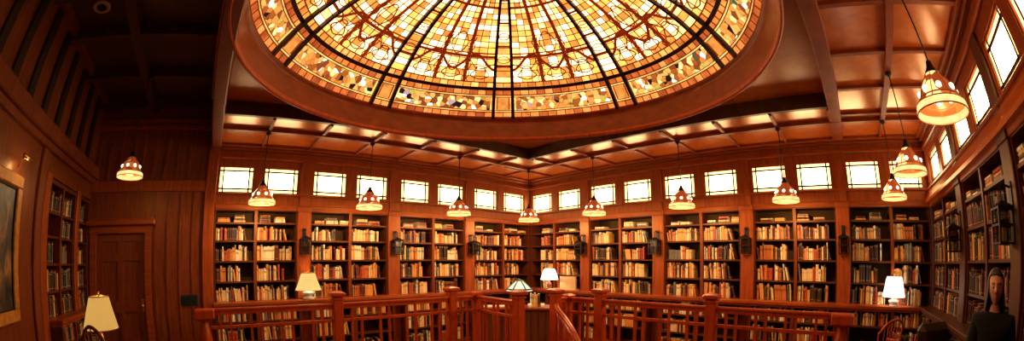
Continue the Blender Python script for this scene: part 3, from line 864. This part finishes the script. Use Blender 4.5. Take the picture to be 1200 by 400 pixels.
def run(t, p, q, zt=1.115, r0=.07, r1=.07):
    p, q = Vector((*p, 0)), Vector((*q, 0)); d = (q-p); L = d.length; d.normalize(); ang = math.atan2(d.y, d.x)
    T = Matrix.Translation(p) @ Matrix.Rotation(ang, 4, 'Z')
    m = MB(); m.box(r0, L-r1, -.045, .045, zt-.032, zt, T=T, bev=.008); m.box(r0, L-r1, -.028, .028, zt-.075, zt-.032, T=T); m.build('top_rail', W_RAIL, t)
    m = MB(); m.box(r0, L-r1, -.022, .022, zt-.245, zt-.205, T=T, bev=.004); m.build('middle_rail', W_RAIL, t)
    m = MB(); m.box(r0, L-r1, -.03, .03, .10, .15, T=T); m.build('bottom_rail', W_RAIL, t)
    n = max(1, round((L-.14)/.37)); st = (L-.14)/n
    for k in range(n):
        for o_ in (.27, .60):
            x = .07+st*(k+o_+.065)
            m = MB(); m.box(x-.017, x+.017, -.016, .016, .15, zt-.075, T=T); m.build('baluster', W_RAIL, t)
YL, XR = -1.85, -2.18
t = thing('balustrade', 'red wood balustrade left of the gap, running past the left far bookcases', 'balustrade', (0, 0, 0), 0, 'balustrades around the stairwell')
vase_newel(t, -7.02, -1.95)
for x in (-5.23, -3.45): newel(t, x, YL)
newel(t, -2.98, YL, 1.18, .10)
newel(t, -3.15, -3.0, 1.26, .13)
run(t, (-7.02, YL), (-5.23, YL)); run(t, (-5.23, YL), (-3.45, YL)); run(t, (-3.45, YL), (-2.98, YL)); run(t, (-2.98, YL), (-3.15, -3.0))
t = thing('balustrade', 'red wood balustrade right of the gap, running past the right far bookcases', 'balustrade', (0, 0, 0), 0, 'balustrades around the stairwell')
vase_newel(t, XR-.12, -6.92)
for y in (-5.28, -3.62): newel(t, XR, y)
newel(t, XR+.02, -3.02, 1.16, .10); newel(t, -2.50, -3.07, 1.26, .13)
run(t, (XR, -6.92), (XR, -5.28)); run(t, (XR, -5.28), (XR, -3.62)); run(t, (XR, -3.62), (XR+.02, -3.02))
run(t, (XR+.02, -3.02), (-2.50, -3.07), r1=.06, r0=.05)
# curved stair handrail leaving the right gap post
t = thing('stair_handrail', 'curved red wood handrail sweeping down from the right post of the gap', 'handrail', (-2.52, -3.15, 0))
HR = [(-2.55, -3.13, 1.02), (-2.60, -3.22, .955), (-2.64, -3.37, .865), (-2.80, -3.64, .755), (-2.90, -3.81, .65), (-2.97, -3.97, .51), (-2.99, -4.10, .36), (-2.98, -4.18, .22)]
def smooth(P, n=5):
    P = [Vector(p) for p in P]; out = []
    for i in range(len(P)-1):
        p0, p1, p2, p3 = P[max(i-1, 0)], P[i], P[i+1], P[min(i+2, len(P)-1)]
        for k in range(n):
            a = k/n; out.append(.5*((2*p1)+(p2-p0)*a+(2*p0-5*p1+4*p2-p3)*a*a+(3*p1-p0-3*p2+p3)*a**3))
    return out+[P[-1]]
L0 = Vector((-2.52, -3.15, 0))
m = MB(); m.tube([p-L0 for p in smooth(HR)], .034, 10); m.build('upper_rail', W_RAIL, t)
m = MB(); m.tube([p-L0-Vector((0, 0, .085)) for p in smooth(HR)], .016, 8); m.build('lower_rail', W_RAIL, t)
for p in smooth(HR, 2)[2::2]:
    q = p-L0; m = MB(); m.tube([(q.x, q.y, 0), (q.x, q.y, q.z-.02)], .013, 8); m.build('baluster', W_RAIL, t)

# ------------------------------------------------------------------ desk in the far corner, its things
t = thing('panelled_desk', 'long panelled wooden desk standing across the far corner behind the gap', 'desk', (-1.45, -1.22, 0), -PI/4)
m = MB(); m.box(-.82, .82, -.34, .34, .745, .785, bev=.008); m.build('desk_top', W_REDH, t)
m = MB(); m.box(-.76, .76, -.28, -.25, .06, .745)
x = -.76
while x < .74:
    m.box(x+.012, x+.125, -.292, -.28, .10, .70); x += .1375
m.build('front_panel', W_DESK, t)
for s_ in (-1, 1):
    m = MB(); m.box(s_*.76-.02, s_*.76+.02, -.28, .30, .0, .745); m.build('side_panel', W_DESK, t)
m = MB(); m.box(-.74, -.30, -.22, .28, .06, .745); m.build('drawer_unit', W_DESK, t)
for z in (.1, .32, .54):
    m = MB(); m.box(-.72, -.32, .28, .30, z, z+.19); dw = m.build('drawer', W_RED, t)
    m = MB(); m.sphere((-.52, .315, z+.1), .016); m.build('knob', M_BRASS, dw)
def on_desk(u, v): return Matrix.Translation((-1.45, -1.22, 0)) @ Matrix.Rotation(-PI/4, 4, 'Z') @ Vector((u, v, 0))
def lampshade(m, prof, n=32, T=None): m.lathe(prof, n, T=T)
G_YEL = glow('lit_parchment_shade', (1.0, .66, .20), 1.0, .15)
G_WHITE = glow('lit_white_shade', (1.0, .93, .80), 3.0, .03)
G_BANK = glow('lit_opal_glass', (1.0, .90, .66), 1.15, .04)
def lamp_light(x, y, z, e, col=(1, .7, .38)):
    ld = bpy.data.lights.new('lamp_light', 'POINT'); ld.energy = e; ld.color = col; ld.shadow_soft_size = .04
    lo = bpy.data.objects.new('lamp_light', ld); C.objects.link(lo); lo.location = (x, y, z)
# banker style lamp: opal pyramid with green edges
p = on_desk(-.02, -.08)
t = thing('desk_lamp', 'lamp with six-sided opal shade edged in green, on the corner desk', 'table lamp', (p.x, p.y, .785))
m = MB(); m.lathe([(.001, .03), (.05, .028), (.10, .012), (.11, 0)], 24); m.lathe([(.02, .02), (.016, .08), (.028, .12), (.014, .18), (.014, .40), (.03, .42)], 16); m.build('base', M_BRASS, t)
m = MB(); m.lathe([(.06, .50), (.235, .335)], 6, smooth=False, a0=.3); m.build('shade', G_BANK, t)
M_GREEN = plain('green_enamel', (.02, .10, .035), .3)
m = MB()
m.tube([(.237*math.cos(.3+k*PI/3), .237*math.sin(.3+k*PI/3), .332) for k in range(6)], .017, 6, closed=True); m.tube([(.062*math.cos(.3+k*PI/3), .062*math.sin(.3+k*PI/3), .50) for k in range(6)], .014, 6, closed=True)
for k in range(6):
    a = .3+k*PI/3; m.tube([(.06*math.cos(a), .06*math.sin(a), .502), (.237*math.cos(a), .237*math.sin(a), .337)], .013, 6)
m.lathe([(.001, .53), (.02, .525), (.03, .51), (.06, .50)], 12); m.build('green_edging', M_GREEN, t)
m = MB(); m.lathe([(.242, .325), (.246, .300), (.238, .300), (.236, .325)], 6, smooth=False, a0=.3); m.build('shade_skirt', G_BANK, t)
lamp_light(p.x, p.y, 1.17, 5)
# things on the desk
for k, (u, th, h, ci) in enumerate(((.20, .035, .25, 9), (.24, .03, .23, 1), (.275, .03, .26, 0), (.31, .035, .22, 2), (.35, .04, .24, 7))):
    p = on_desk(u, -.10); o = bpy.data.objects.new('book', snap(dict(col=ci, th=th))); C.objects.link(o)
    o.location = (p.x, p.y, .7855); o.rotation_euler = (0, 0, -PI/4); o.scale = (th*.97, .17, h)
    tag(o, '%s book standing on the corner desk, %s from left of its upright row' % (BOOKCOL[ci][0], OR[k]), 'book', 'upright books on the desk')
p = on_desk(-.08, -.22); t = thing('leather_box', 'small red-brown leather box on the corner desk under the green-edged lamp', 'box', (p.x, p.y, .785), -PI/4)
m = MB(); m.box(-.12, .12, -.07, .07, 0, .09, bev=.006); m.build('box_body', M_REDBOX, t); m = MB(); m.box(-.125, .125, -.075, .075, .091, .125, bev=.008); m.build('lid', M_REDBOX, t); m = MB(); m.box(-.015, .015, -.082, -.075, .075, .11); m.build('clasp', M_BRASS, t)
for k, (u, v, l) in enumerate(((-.25, -.24, 'left of the leather box'), (.18, -.26, 'before the upright books'), (.42, -.22, 'at the right end by the upright books'))):
    p = on_desk(u, v); t = thing('white_cup', 'small white cup on the corner desk, '+l, 'cup', (p.x, p.y, .785), .5*k, 'white cups on the desk')
    m = MB(); m.lathe([(.001, 0), (.028, 0), (.032, .01), (.040, .075), (.036, .075), (.028, .012), (.001, .01)], 20); m.build('bowl', M_CERAM, t)
    m = MB(); m.tube([(.038, 0, .062), (.062, 0, .058), (.066, 0, .038), (.055, 0, .02), (.034, 0, .02)], .005, 6); m.build('handle', M_CERAM, t)
p = on_desk(-.5, -.12); m = MB(); m.box(-.2, .2, -.1, .1, 0, .012, bev=.002); m.box(-.17, .21, -.09, .11, .012, .02); o = m.build('paper_stack', M_PAPER); o.location = (p.x, p.y, .7852); o.rotation_euler = (0, 0, -PI/4+.1)
tag(o, 'flat stack of paper on the left end of the corner desk', 'paper')
# lamps on the counters
def table_lamp(label, loc, shade_prof, base_prof, gm, bm_, e, lz, rz=0, n=32, extra=None, group=None):
    t = thing('table_lamp', label, 'table lamp', loc, rz, group)
    m = MB(); m.lathe(base_prof, 24); m.build('base', bm_, t)
    m = MB(); m.lathe(shade_prof, n); m.build('shade', gm, t)
    r0, z0 = shade_prof[0]; m = MB(); m.tube([(r0*math.cos(2*PI*k/24), r0*math.sin(2*PI*k/24), z0) for k in range(24)], .004, 5, closed=True)
    r1, z1 = shade_prof[-1]; m.tube([(r1*math.cos(2*PI*k/24), r1*math.sin(2*PI*k/24), z1) for k in range(24)], .005, 5, closed=True)
    m.tube([(-r1, 0, z1), (0, 0, z1+.02), (r1, 0, z1)], .003, 5); m.sphere((0, 0, z1+.035), .014); m.build('trim_wire', M_BRASS, t)
    lamp_light(loc[0], loc[1], loc[2]+lz, e)
    return t
table_lamp('lit lamp with flared yellow shade on the counter, far wall left of corner', (-5.24, -.17, 1.04), [(.235, .15), (.20, .22), (.16, .32), (.135, .40), (.115, .43)],
           [(.001, 0), (.10, 0), (.11, .015), (.095, .04), (.055, .055), (.09, .075), (.115, .10), (.09, .125), (.03, .14), (.012, .20), (.012, .42)], G_YEL, M_CERAM, 9, .28)
table_lamp('lit lamp with small white shade on the counter in the far corner', (-.40, -1.0, 1.04), [(.19, .22), (.17, .30), (.13, .42), (.10, .46)],
           [(.001, 0), (.08, 0), (.085, .02), (.04, .04), (.055, .09), (.05, .14), (.02, .18), (.012, .2), (.012, .44)], G_WHITE, M_REDBOX, 14, .33)
table_lamp('lit lamp with tall white shade and glass base on the counter at right', (-.17, -7.84, 1.04), [(.21, .13), (.185, .24), (.155, .38), (.135, .43)],
           [(.001, 0), (.08, 0), (.085, .012), (.06, .03), (.095, .05), (.10, .08), (.05, .10), (.07, .12), (.012, .13), (.012, .41)], G_WHITE, M_CERAM, 14, .30)
o = MB().box(-.22, .22, -.02, .02, 0, .29, bev=.004); 
o.box(-.21, .21, .02, .12, 0, .02, bev=.003); o = o.build('card_file', M_BOX); o.location = (-.14, -1.30, 1.0405); o.rotation_euler = (0, 0, -PI/2)
tag(o, 'tan card box file standing on the counter right of the white-shaded corner lamp', 'box file')

# left aisle: reading table, lamp, hoop-back chair, paper
def round_table_thing(name, label, loc, r, h, mat):
    t = thing(name, label, 'table', loc)
    m = MB(); m.lathe([(.001, h), (r, h), (r+.008, h-.012), (r, h-.03), (r-.03, h-.035), (.001, h-.035)], 40); m.build('table_top', mat, t)
    m = MB(); m.lathe([(.09, h-.035), (.05, h-.08), (.04, h-.2), (.065, h-.35), (.05, h-.5), (.08, h-.6), (.03, h-.64)], 20); m.build('pedestal', mat, t)
    for k in range(4):
        a = k*PI/2+.4; m = MB(); m.tube([(.05*math.cos(a), .05*math.sin(a), h-.55), (.18*math.cos(a), .18*math.sin(a), .12), (.32*math.cos(a), .32*math.sin(a), .02)], [.03, .024, .018], 8); m.build('foot', mat, t)
    return t
round_table_thing('reading_table', 'round dark wood reading table under the yellow-shaded lamp in left aisle', (-8.30, -2.80, 0), .42, .74, W_PANEL)
G_YEL2 = glow('lit_amber_parchment', (1.0, .53, .12), .68, .14)
table_lamp('lit lamp with plain tapered yellow shade on the round reading table, left', (-8.16, -2.97, .74), [(.215, .335), (.120, .62)],
           [(.001, 0), (.09, 0), (.095, .02), (.03, .05), (.05, .12), (.06, .18), (.025, .25), (.012, .30), (.012, .64)], G_YEL2, M_BRASS, 5, .48)
o = MB().box(-.11, .11, -.15, .15, 0, .03, bev=.003).build('open_papers', M_PAPER); o.location = (-8.06, -3.02, .7405); o.rotation_euler = (0, 0, .3)
tag(o, 'white pad of paper on the round reading table', 'paper')
def hoop_chair(label, loc, rz, wd=.24, ht=1.16, mat=W_RAIL, arms=True):
    t = thing('hoop_back_chair', label, 'chair', loc, rz, None)
    m = MB(); T = Matrix.Diagonal((1, .95, 1, 1)); m.lathe([(.001, .45), (.20, .452), (.235, .445), (.24, .43), (.22, .412), (.001, .41)], 28, T=T); m.build('seat', mat, t)
    for x, y in ((-.15, -.15), (.15, -.15), (-.15, .15), (.15, .15)):
        m = MB(); m.tube([(x, y, .42), (x*1.12, y*1.12, .25), (x*1.25, y*1.25, 0)], [.016, .021, .012], 8); m.build('leg', mat, t)
    m = MB(); m.tube([(-.165, -.165, .22), (-.165, .165, .22)], .011, 6); m.tube([(.165, -.165, .22), (.165, .165, .22)], .011, 6); m.tube([(-.165, 0, .22), (.165, 0, .22)], .011, 6); m.build('stretcher', mat, t)
    hp = [(-wd*.8, .18, .43)]+[(-wd*math.cos(a)*1.0, .20+.06*math.sin(a)+.05*math.sin(a), .78+(ht-.78)*math.sin(a)) for a in [PI*k/14 for k in range(15)]]+[(wd*.8, .18, .43)]
    m = MB(); m.tube(smooth(hp, 3), .015, 8); m.build('back_hoop', mat, t)
    for k in range(-3, 4):
        x = wd*.26*k; a = math.acos(max(-1, min(1, -x/wd))); m = MB(); m.tube([(x*.75, .19, .44), (x, .20+.11*math.sin(a), .78+(ht-.78)*math.sin(a))], .007, 6); m.build('spindle', mat, t)
    if arms:
        m = MB(); m.tube(smooth([(-.27, -.14, .66), (-.29, 0, .665), (-.26, .17, .67), (-.12, .26, .675), (.12, .26, .675), (.26, .17, .67), (.29, 0, .665), (.27, -.14, .66)], 4), .017, 8); m.build('arm_bow', mat, t)
        for s_ in (-1, 1):
            m = MB(); m.tube([(s_*.20, -.11, .44), (s_*.275, -.12, .655)], .012, 6); m.build('arm_post', mat, t)
    return t
hoop_chair('hoop-back wooden chair in front of the yellow lamp on the round table', (-7.84, -3.48, 0), 2.6, .25, 1.19, W_PANEL)
hoop_chair('hoop-back wooden chair below the white lamp in the right-hand corner', (-1.15, -7.55, 0), 2.2, .24, .98, W_RAIL)

# dark leather wing chair at the right
t = thing('leather_armchair', 'dark leather high-backed armchair by the shelves of the right side wall', 'armchair', (-1.95, -7.95, 0), 2.2)
m = MB(); m.box(-.29, .29, -.30, .28, .22, .46, bev=.05); m.build('seat_cushion', M_LEATHER, t)
m = MB(); m.box(-.31, .31, .22, .38, .28, 1.06, bev=.07); m.build('backrest', M_LEATHER, t)
for s_ in (-1, 1):
    m = MB(); m.box(s_*.35-.06, s_*.35+.06, -.30, .34, .18, .64, bev=.04); m.build('armrest', M_LEATHER, t)
    for y in (-.24, .28):
        m = MB(); m.tube([(s_*.30, y, .24), (s_*.31, y*1.05, 0)], [.026, .016], 8); m.build('leg', W_DARK, t)
# painting
t = thing('framed_painting', 'large painting in a gilt frame on the picture wall at far left', 'painting', (-9.45, -3.75, 0), PI/2)
m = MB(); y0, y1, z0, z1, e = -.92, .88, 1.14, 2.50, .115
for a in ((y0, y1, z1-e, z1), (y0, y1, z0, z0+e), (y0, y0+e, z0+e, z1-e), (y1-e, y1, z0+e, z1-e)):
    m.box(a[0], a[1], -.07, 0, a[2], a[3], bev=.012)
m.build('gilt_frame', M_GOLD, t)
m = MB()
for a in ((y0+e, y1-e, z1-e-.02, z1-e), (y0+e, y1-e, z0+e, z0+e+.02), (y0+e, y0+e+.02, z0+e, z1-e), (y1-e-.02, y1-e, z0+e, z1-e)): m.box(a[0], a[1], -.05, 0, a[2], a[3])
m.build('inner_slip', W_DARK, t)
def paint_mat():
    m, nt, b = new_mat('landscape_paint'); N = nt.nodes.new; L = nt.links.new
    tc = N('ShaderNodeTexCoord'); mp = N('ShaderNodeMapping'); mp.inputs['Scale'].default_value = (2.6, 1, 1.5); L(tc.outputs['Object'], mp.inputs[0])
    n = N('ShaderNodeTexNoise'); n.inputs['Scale'].default_value = 2.3; n.inputs['Detail'].default_value = 9; n.inputs['Distortion'].default_value = 1.2; L(mp.outputs[0], n.inputs['Vector'])
    cr = N('ShaderNodeValToRGB'); r = cr.color_ramp; r.elements[0].position = .34; r.elements[0].color = (.012, .012, .01, 1); r.elements[1].position = .75; r.elements[1].color = (.42, .26, .10, 1)
    for p_, c_ in ((.45, (.04, .03, .018, 1)), (.55, (.10, .07, .03, 1)), (.62, (.22, .10, .04, 1))): x = r.elements.new(p_); x.color = c_
    L(n.outputs[0], cr.inputs[0]); L(cr.outputs[0], b.inputs['Base Color']); b.inputs['Roughness'].default_value = .35
    return m
m = MB(); m.box(y0+e, y1-e, -.03, 0, z0+e, z1-e); m.build('canvas', paint_mat(), t)
t = thing('picture_light', 'small brass picture light above the gilt framed painting', 'picture light', (-9.45, -3.02, 0), PI/2)
m = MB(); m.tube([(0, 0, 2.58), (0, -.07, 2.66), (0, -.16, 2.66)], .008, 6); m.build('arm', M_BRASS, t)
m = MB(); m.tube([(-.12, -.16, 2.66), (.12, -.16, 2.66)], .022, 10); m.build('lamp_tube', M_BRASS, t)
ld = bpy.data.lights.new('picture_glow', 'POINT'); ld.energy = 1.6; ld.color = (1, .62, .22); ld.shadow_soft_size = .02
lo = bpy.data.objects.new('picture_glow', ld); C.objects.link(lo); lo.location = (-9.45+.15, -3.02, 2.60)
# recessed fitting in the high ceiling
t = thing('recessed_ceiling_fitting', 'round unlit ceiling fitting with pale ring above the left aisle', 'ceiling fitting', (-8.88, -3.02, 4.30))
m = MB(); m.lathe([(.075, .0), (.08, -.014), (.12, -.016), (.135, -.004), (.135, 0)], 28); m.build('trim_ring', M_WHITEM, t)
m = MB(); m.lathe([(.001, .0-.002), (.075, -.003), (.078, -.01)], 24); m.build('dark_baffle', M_IRON, t)
# small dark grille on the boarded wall beside the column
t = thing('wall_grille', 'small dark slotted metal grille on boarded wall, beside the left column', 'grille', (-7.38, 0, 1.0))
m = MB(); m.box(-.16, .16, -.03, 0, 0, .17, bev=.006); m.build('plate', M_GREENB, t)
m = MB()
for k in range(8): x = -.13+k*.037; m.box(x-.007, x+.007, -.042, -.03, .025, .145)
m.build('slats', M_IRON, t)

# ------------------------------------------------------------------ person standing at the right-hand shelves
def skin_chain(name, verts, edges, radii, mat, parent, root=0, sub=2):
    me = bpy.data.meshes.new(name); me.from_pydata(verts, edges, []); o = bpy.data.objects.new(name, me); C.objects.link(o)
    md = o.modifiers.new('s', 'SKIN'); md.use_smooth_shade = True; sv = me.skin_vertices[0].data
    for i, r in enumerate(radii): sv[i].radius = (r, r) if not isinstance(r, tuple) else r; sv[i].use_root = (i == root)
    ss = o.modifiers.new('d', 'SUBSURF'); ss.levels = sub; ss.render_levels = sub
    me.materials.append(mat)
    dg = bpy.context.evaluated_depsgraph_get(); ev = o.evaluated_get(dg); me2 = bpy.data.meshes.new_from_object(ev); me2.name = name
    o.modifiers.clear(); o.data = me2; bpy.data.meshes.remove(me); o.parent = parent
    for p_ in me2.polygons: p_.use_smooth = True
    return o
P = thing('person', 'person with long dark hair in dark clothes standing before the right shelves', 'person', (-4.0, -8.20, 0), math.radians(-112)); P.scale = (.96, .96, .96)
# local frame: faces -y, x to the person's left; 1.64 m tall
V = [(0, 0, .93), (0, .01, 1.08), (0, .0, 1.24), (0, .01, 1.32), (0, .0, 1.40), (0, -.01, 1.47),           # pelvis..neck
     (.085, 0, .86), (.095, -.01, .48), (.10, .02, .09), (.105, -.08, .035),                               # left leg
     (-.085, 0, .86), (-.09, -.02, .48), (-.095, .02, .09), (-.10, -.08, .035),
     (.165, .0, 1.345), (.215, .02, 1.09), (.20, -.06, .87), (.195, -.085, .80),
     (-.165, .0, 1.345), (-.22, .02, 1.09), (-.20, -.08, .88), (-.19, -.11, .81)]
E_ = [(0, 1), (1, 2), (2, 3), (3, 4), (4, 5), (0, 6), (6, 7), (7, 8), (8, 9), (0, 10), (10, 11), (11, 12), (12, 13), (3, 14), (14, 15), (15, 16), (16, 17), (3, 18), (18, 19), (19, 20), (20, 21)]
Rr = [(.15, .10), (.12, .09), (.13, .09), (.08, .06), (.044, .044), (.050, .050), (.088, .088), (.058, .058), (.038, .038), (.035, .03), (.088, .088), (.058, .058), (.038, .038), (.035, .03),
      (.052, .052), (.038, .038), (.027, .027), (.024, .018), (.052, .052), (.038, .038), (.027, .027), (.024, .018)]
body = skin_chain('body', V, E_, Rr, M_SKIN, P)
# clothing: sweater and trousers as slightly larger surfaces following the body
V2 = [(0, 0, .88), (0, .01, 1.08), (0, .0, 1.24), (0, .01, 1.36), (0, .01, 1.41), (.165, .0, 1.345), (.215, .02, 1.09), (.202, -.05, .90), (-.165, .0, 1.345), (-.22, .02, 1.09), (-.202, -.07, .91)]
skin_chain('sweater', V2, [(0, 1), (1, 2), (2, 3), (3, 4), (3, 5), (5, 6), (6, 7), (3, 8), (8, 9), (9, 10)], [(.17, .125), (.145, .115), (.165, .125), (.145, .105), (.070, .068), .066, .052, .040, .066, .052, .040], M_BLACK, P)
V3 = [(0, 0, .92), (.088, 0, .84), (.097, -.01, .48), (.10, .02, .10), (-.088, 0, .84), (-.092, -.02, .48), (-.097, .02, .10)]
skin_chain('trousers', V3, [(0, 1), (1, 2), (2, 3), (0, 4), (4, 5), (5, 6)], [(.16, .115), .10, .072, .058, .10, .072, .058], M_CLOTH2, P)
for s_, x in ((1, .102), (-1, -.098)):
    m = MB(); m.sphere((x, -.055, .045), .06, 0, 16, 10, (.75, 2.1, .75)); m.build('shoe', M_LEATHER, P)
# head: shaped sphere with brow, nose, chin
bm = bmesh.new(); bmesh.ops.create_icosphere(bm, subdivisions=5, radius=1)
for v in bm.verts:
    x, y, z = v.co
    X_, Y_, Z_ = x*.072, y*.092, z*.112
    if z < 0: k = 1-.38*(-z)**1.5; X_ *= k; Y_ *= (1-.18*(-z))
    f = max(0, -y)
    Y_ += .006*math.exp(-((z-.30)/.09)**2)*f*-1.0*math.exp(-(x/.6)**2)             # brow
    Y_ -= .028*math.exp(-((z+.14)/.13)**2)*math.exp(-(x/.16)**2)*f                   # nose
    Y_ -= .012*math.exp(-((z-.06)/.2)**2)*math.exp(-(x/.10)**2)*f
    Y_ += .010*math.exp(-((z-.06)/.10)**2)*math.exp(-((abs(x)-.42)/.17)**2)*f        # eye sockets
    Y_ -= .008*math.exp(-((z+.47)/.07)**2)*math.exp(-(x/.30)**2)*f                   # lips
    Y_ -= .010*math.exp(-((z+.80)/.13)**2)*math.exp(-(x/.3)**2)*f                    # chin
    v.co = (X_, Y_-.012, Z_+1.555)
me = bpy.data.meshes.new('head'); bm.to_mesh(me); bm.free(); me.materials.append(M_SKIN)
for p_ in me.polygons: p_.use_smooth = True
hd = bpy.data.objects.new('head', me); C.objects.link(hd); hd.parent = P
for s_ in (-1, 1):
    m = MB(); m.sphere((s_*.029, -.086, 1.562), .0115, 0, 14, 9); ey = m.build('eye', M_EYEW, hd)
    m = MB(); m.sphere((s_*.029, -.0915, 1.562), .0082, 0, 10, 7); m.build('iris', M_HAIR, hd)
    m = MB(); m.tube([(s_*.014, -.100, 1.584), (s_*.03, -.101, 1.589), (s_*.046, -.092, 1.583)], [.003, .004, .002], 6); m.build('eyebrow', M_HAIR, hd)
    m = MB(); m.sphere((s_*.072, .0, 1.55), .022, 0, 12, 8, (.35, .7, 1.25)); m.build('ear', M_SKIN, hd)
m = MB(); m.tube([(-.022, -.093, 1.501), (-.008, -.104, 1.504), (0, -.105, 1.502), (.008, -.104, 1.504), (.022, -.093, 1.501)], [.002, .0045, .004, .0045, .002], 8); m.tube([(-.018, -.093, 1.498), (0, -.103, 1.493), (.018, -.093, 1.498)], [.002, .0055, .002], 8); m.build('mouth', M_LIP, hd)
# long hair: a parted cap with lengths down past the shoulders
bm = bmesh.new(); bmesh.ops.create_icosphere(bm, subdivisions=4, radius=1); dead = []
for v in bm.verts:
    x, y, z = v.co; face = y < -.30 and z < .52 and abs(x) < .80
    rip = 1+.03*math.sin(14*math.atan2(y, x))
    X_, Y_, Z_ = x*.086*rip, y*.104*rip+.002, z*.122
    if z < 0: drop = -z; Z_ = -.36*drop**.8; X_ *= 1+.75*drop; Y_ = Y_*(1+.15*drop)+.0*drop
    v.co = (X_, Y_, Z_+1.565)
    if face or (y < -.15 and z < .1 and abs(x) < .62): dead.append(v)
bmesh.ops.delete(bm, geom=dead, context='VERTS')
me = bpy.data.meshes.new('hair'); bm.to_mesh(me); bm.free(); me.materials.append(M_HAIR)
for p_ in me.polygons: p_.use_smooth = True
ho = bpy.data.objects.new('hair', me); C.objects.link(ho); ho.parent = P
sd = ho.modifiers.new('t', 'SOLIDIFY'); sd.thickness = .012
for s_, wx in ((1, .193), (-1, -.188)):                                     # hands, relaxed beside the body
    wy = -.088 if s_ > 0 else -.113; wz = .80 if s_ > 0 else .81
    vs = [(wx, wy, wz), (wx, wy-.012, wz-.045), (wx, wy-.016, wz-.075)]; es = [(0, 1), (1, 2)]; rs = [(.016, .022), (.013, .034), (.012, .034)]
    for k, (dy, L) in enumerate(((-.030, .066), (-.010, .075), (.010, .070), (.028, .055))):
        b0 = len(vs); y = wy-.016+dy
        vs += [(wx-s_*.0, y, wz-.088), (wx-s_*.008, y-.004, wz-.088-L*.5), (wx-s_*.024, y-.004, wz-.088-L*.92)]; es += [(2, b0), (b0, b0+1), (b0+1, b0+2)]; rs += [.0088, .0080, .0066]
    b0 = len(vs); vs += [(wx-s_*.008, wy-.048, wz-.045), (wx-s_*.018, wy-.062, wz-.078)]; es += [(1, b0), (b0, b0+1)]; rs += [.0095, .0078]
    skin_chain('hand', vs, es, rs, M_SKIN, P)

# ------------------------------------------------------------------ rear of the room (behind the camera): plain closed aisle ends
# world, camera
w = bpy.data.worlds.new('world'); sc.world = w; w.use_nodes = True
w.node_tree.nodes['Background'].inputs[0].default_value = (.03, .02, .015, 1); w.node_tree.nodes['Background'].inputs[1].default_value = 1
cd = bpy.data.cameras.new('camera'); co = bpy.data.objects.new('camera', cd); C.objects.link(co); sc.camera = co
cd.type = 'PANO'; cd.panorama_type = 'FISHEYE_EQUISOLID'; cd.sensor_width = 36; cd.sensor_height = 12; cd.sensor_fit = 'HORIZONTAL'
cd.fisheye_lens = FPX/1200*36; cd.fisheye_fov = 2*PI; cd.shift_y = (CYP-200)/400; cd.shift_x = (CXP-600)/1200; cd.clip_start = .02
Rm = Matrix((cR2, cU3, -cF2)).transposed().to_4x4(); Rm.translation = CAM; co.matrix_world = Rm
sc.view_settings.view_transform = 'Standard'; sc.view_settings.look = 'None'; sc.view_settings.gamma = 1; sc.view_settings.use_curve_mapping = False
sc.view_settings.exposure = 0.0
sc.cycles.use_denoising = True
sc.cycles.max_bounces = 6; sc.cycles.sample_clamp_indirect = 6
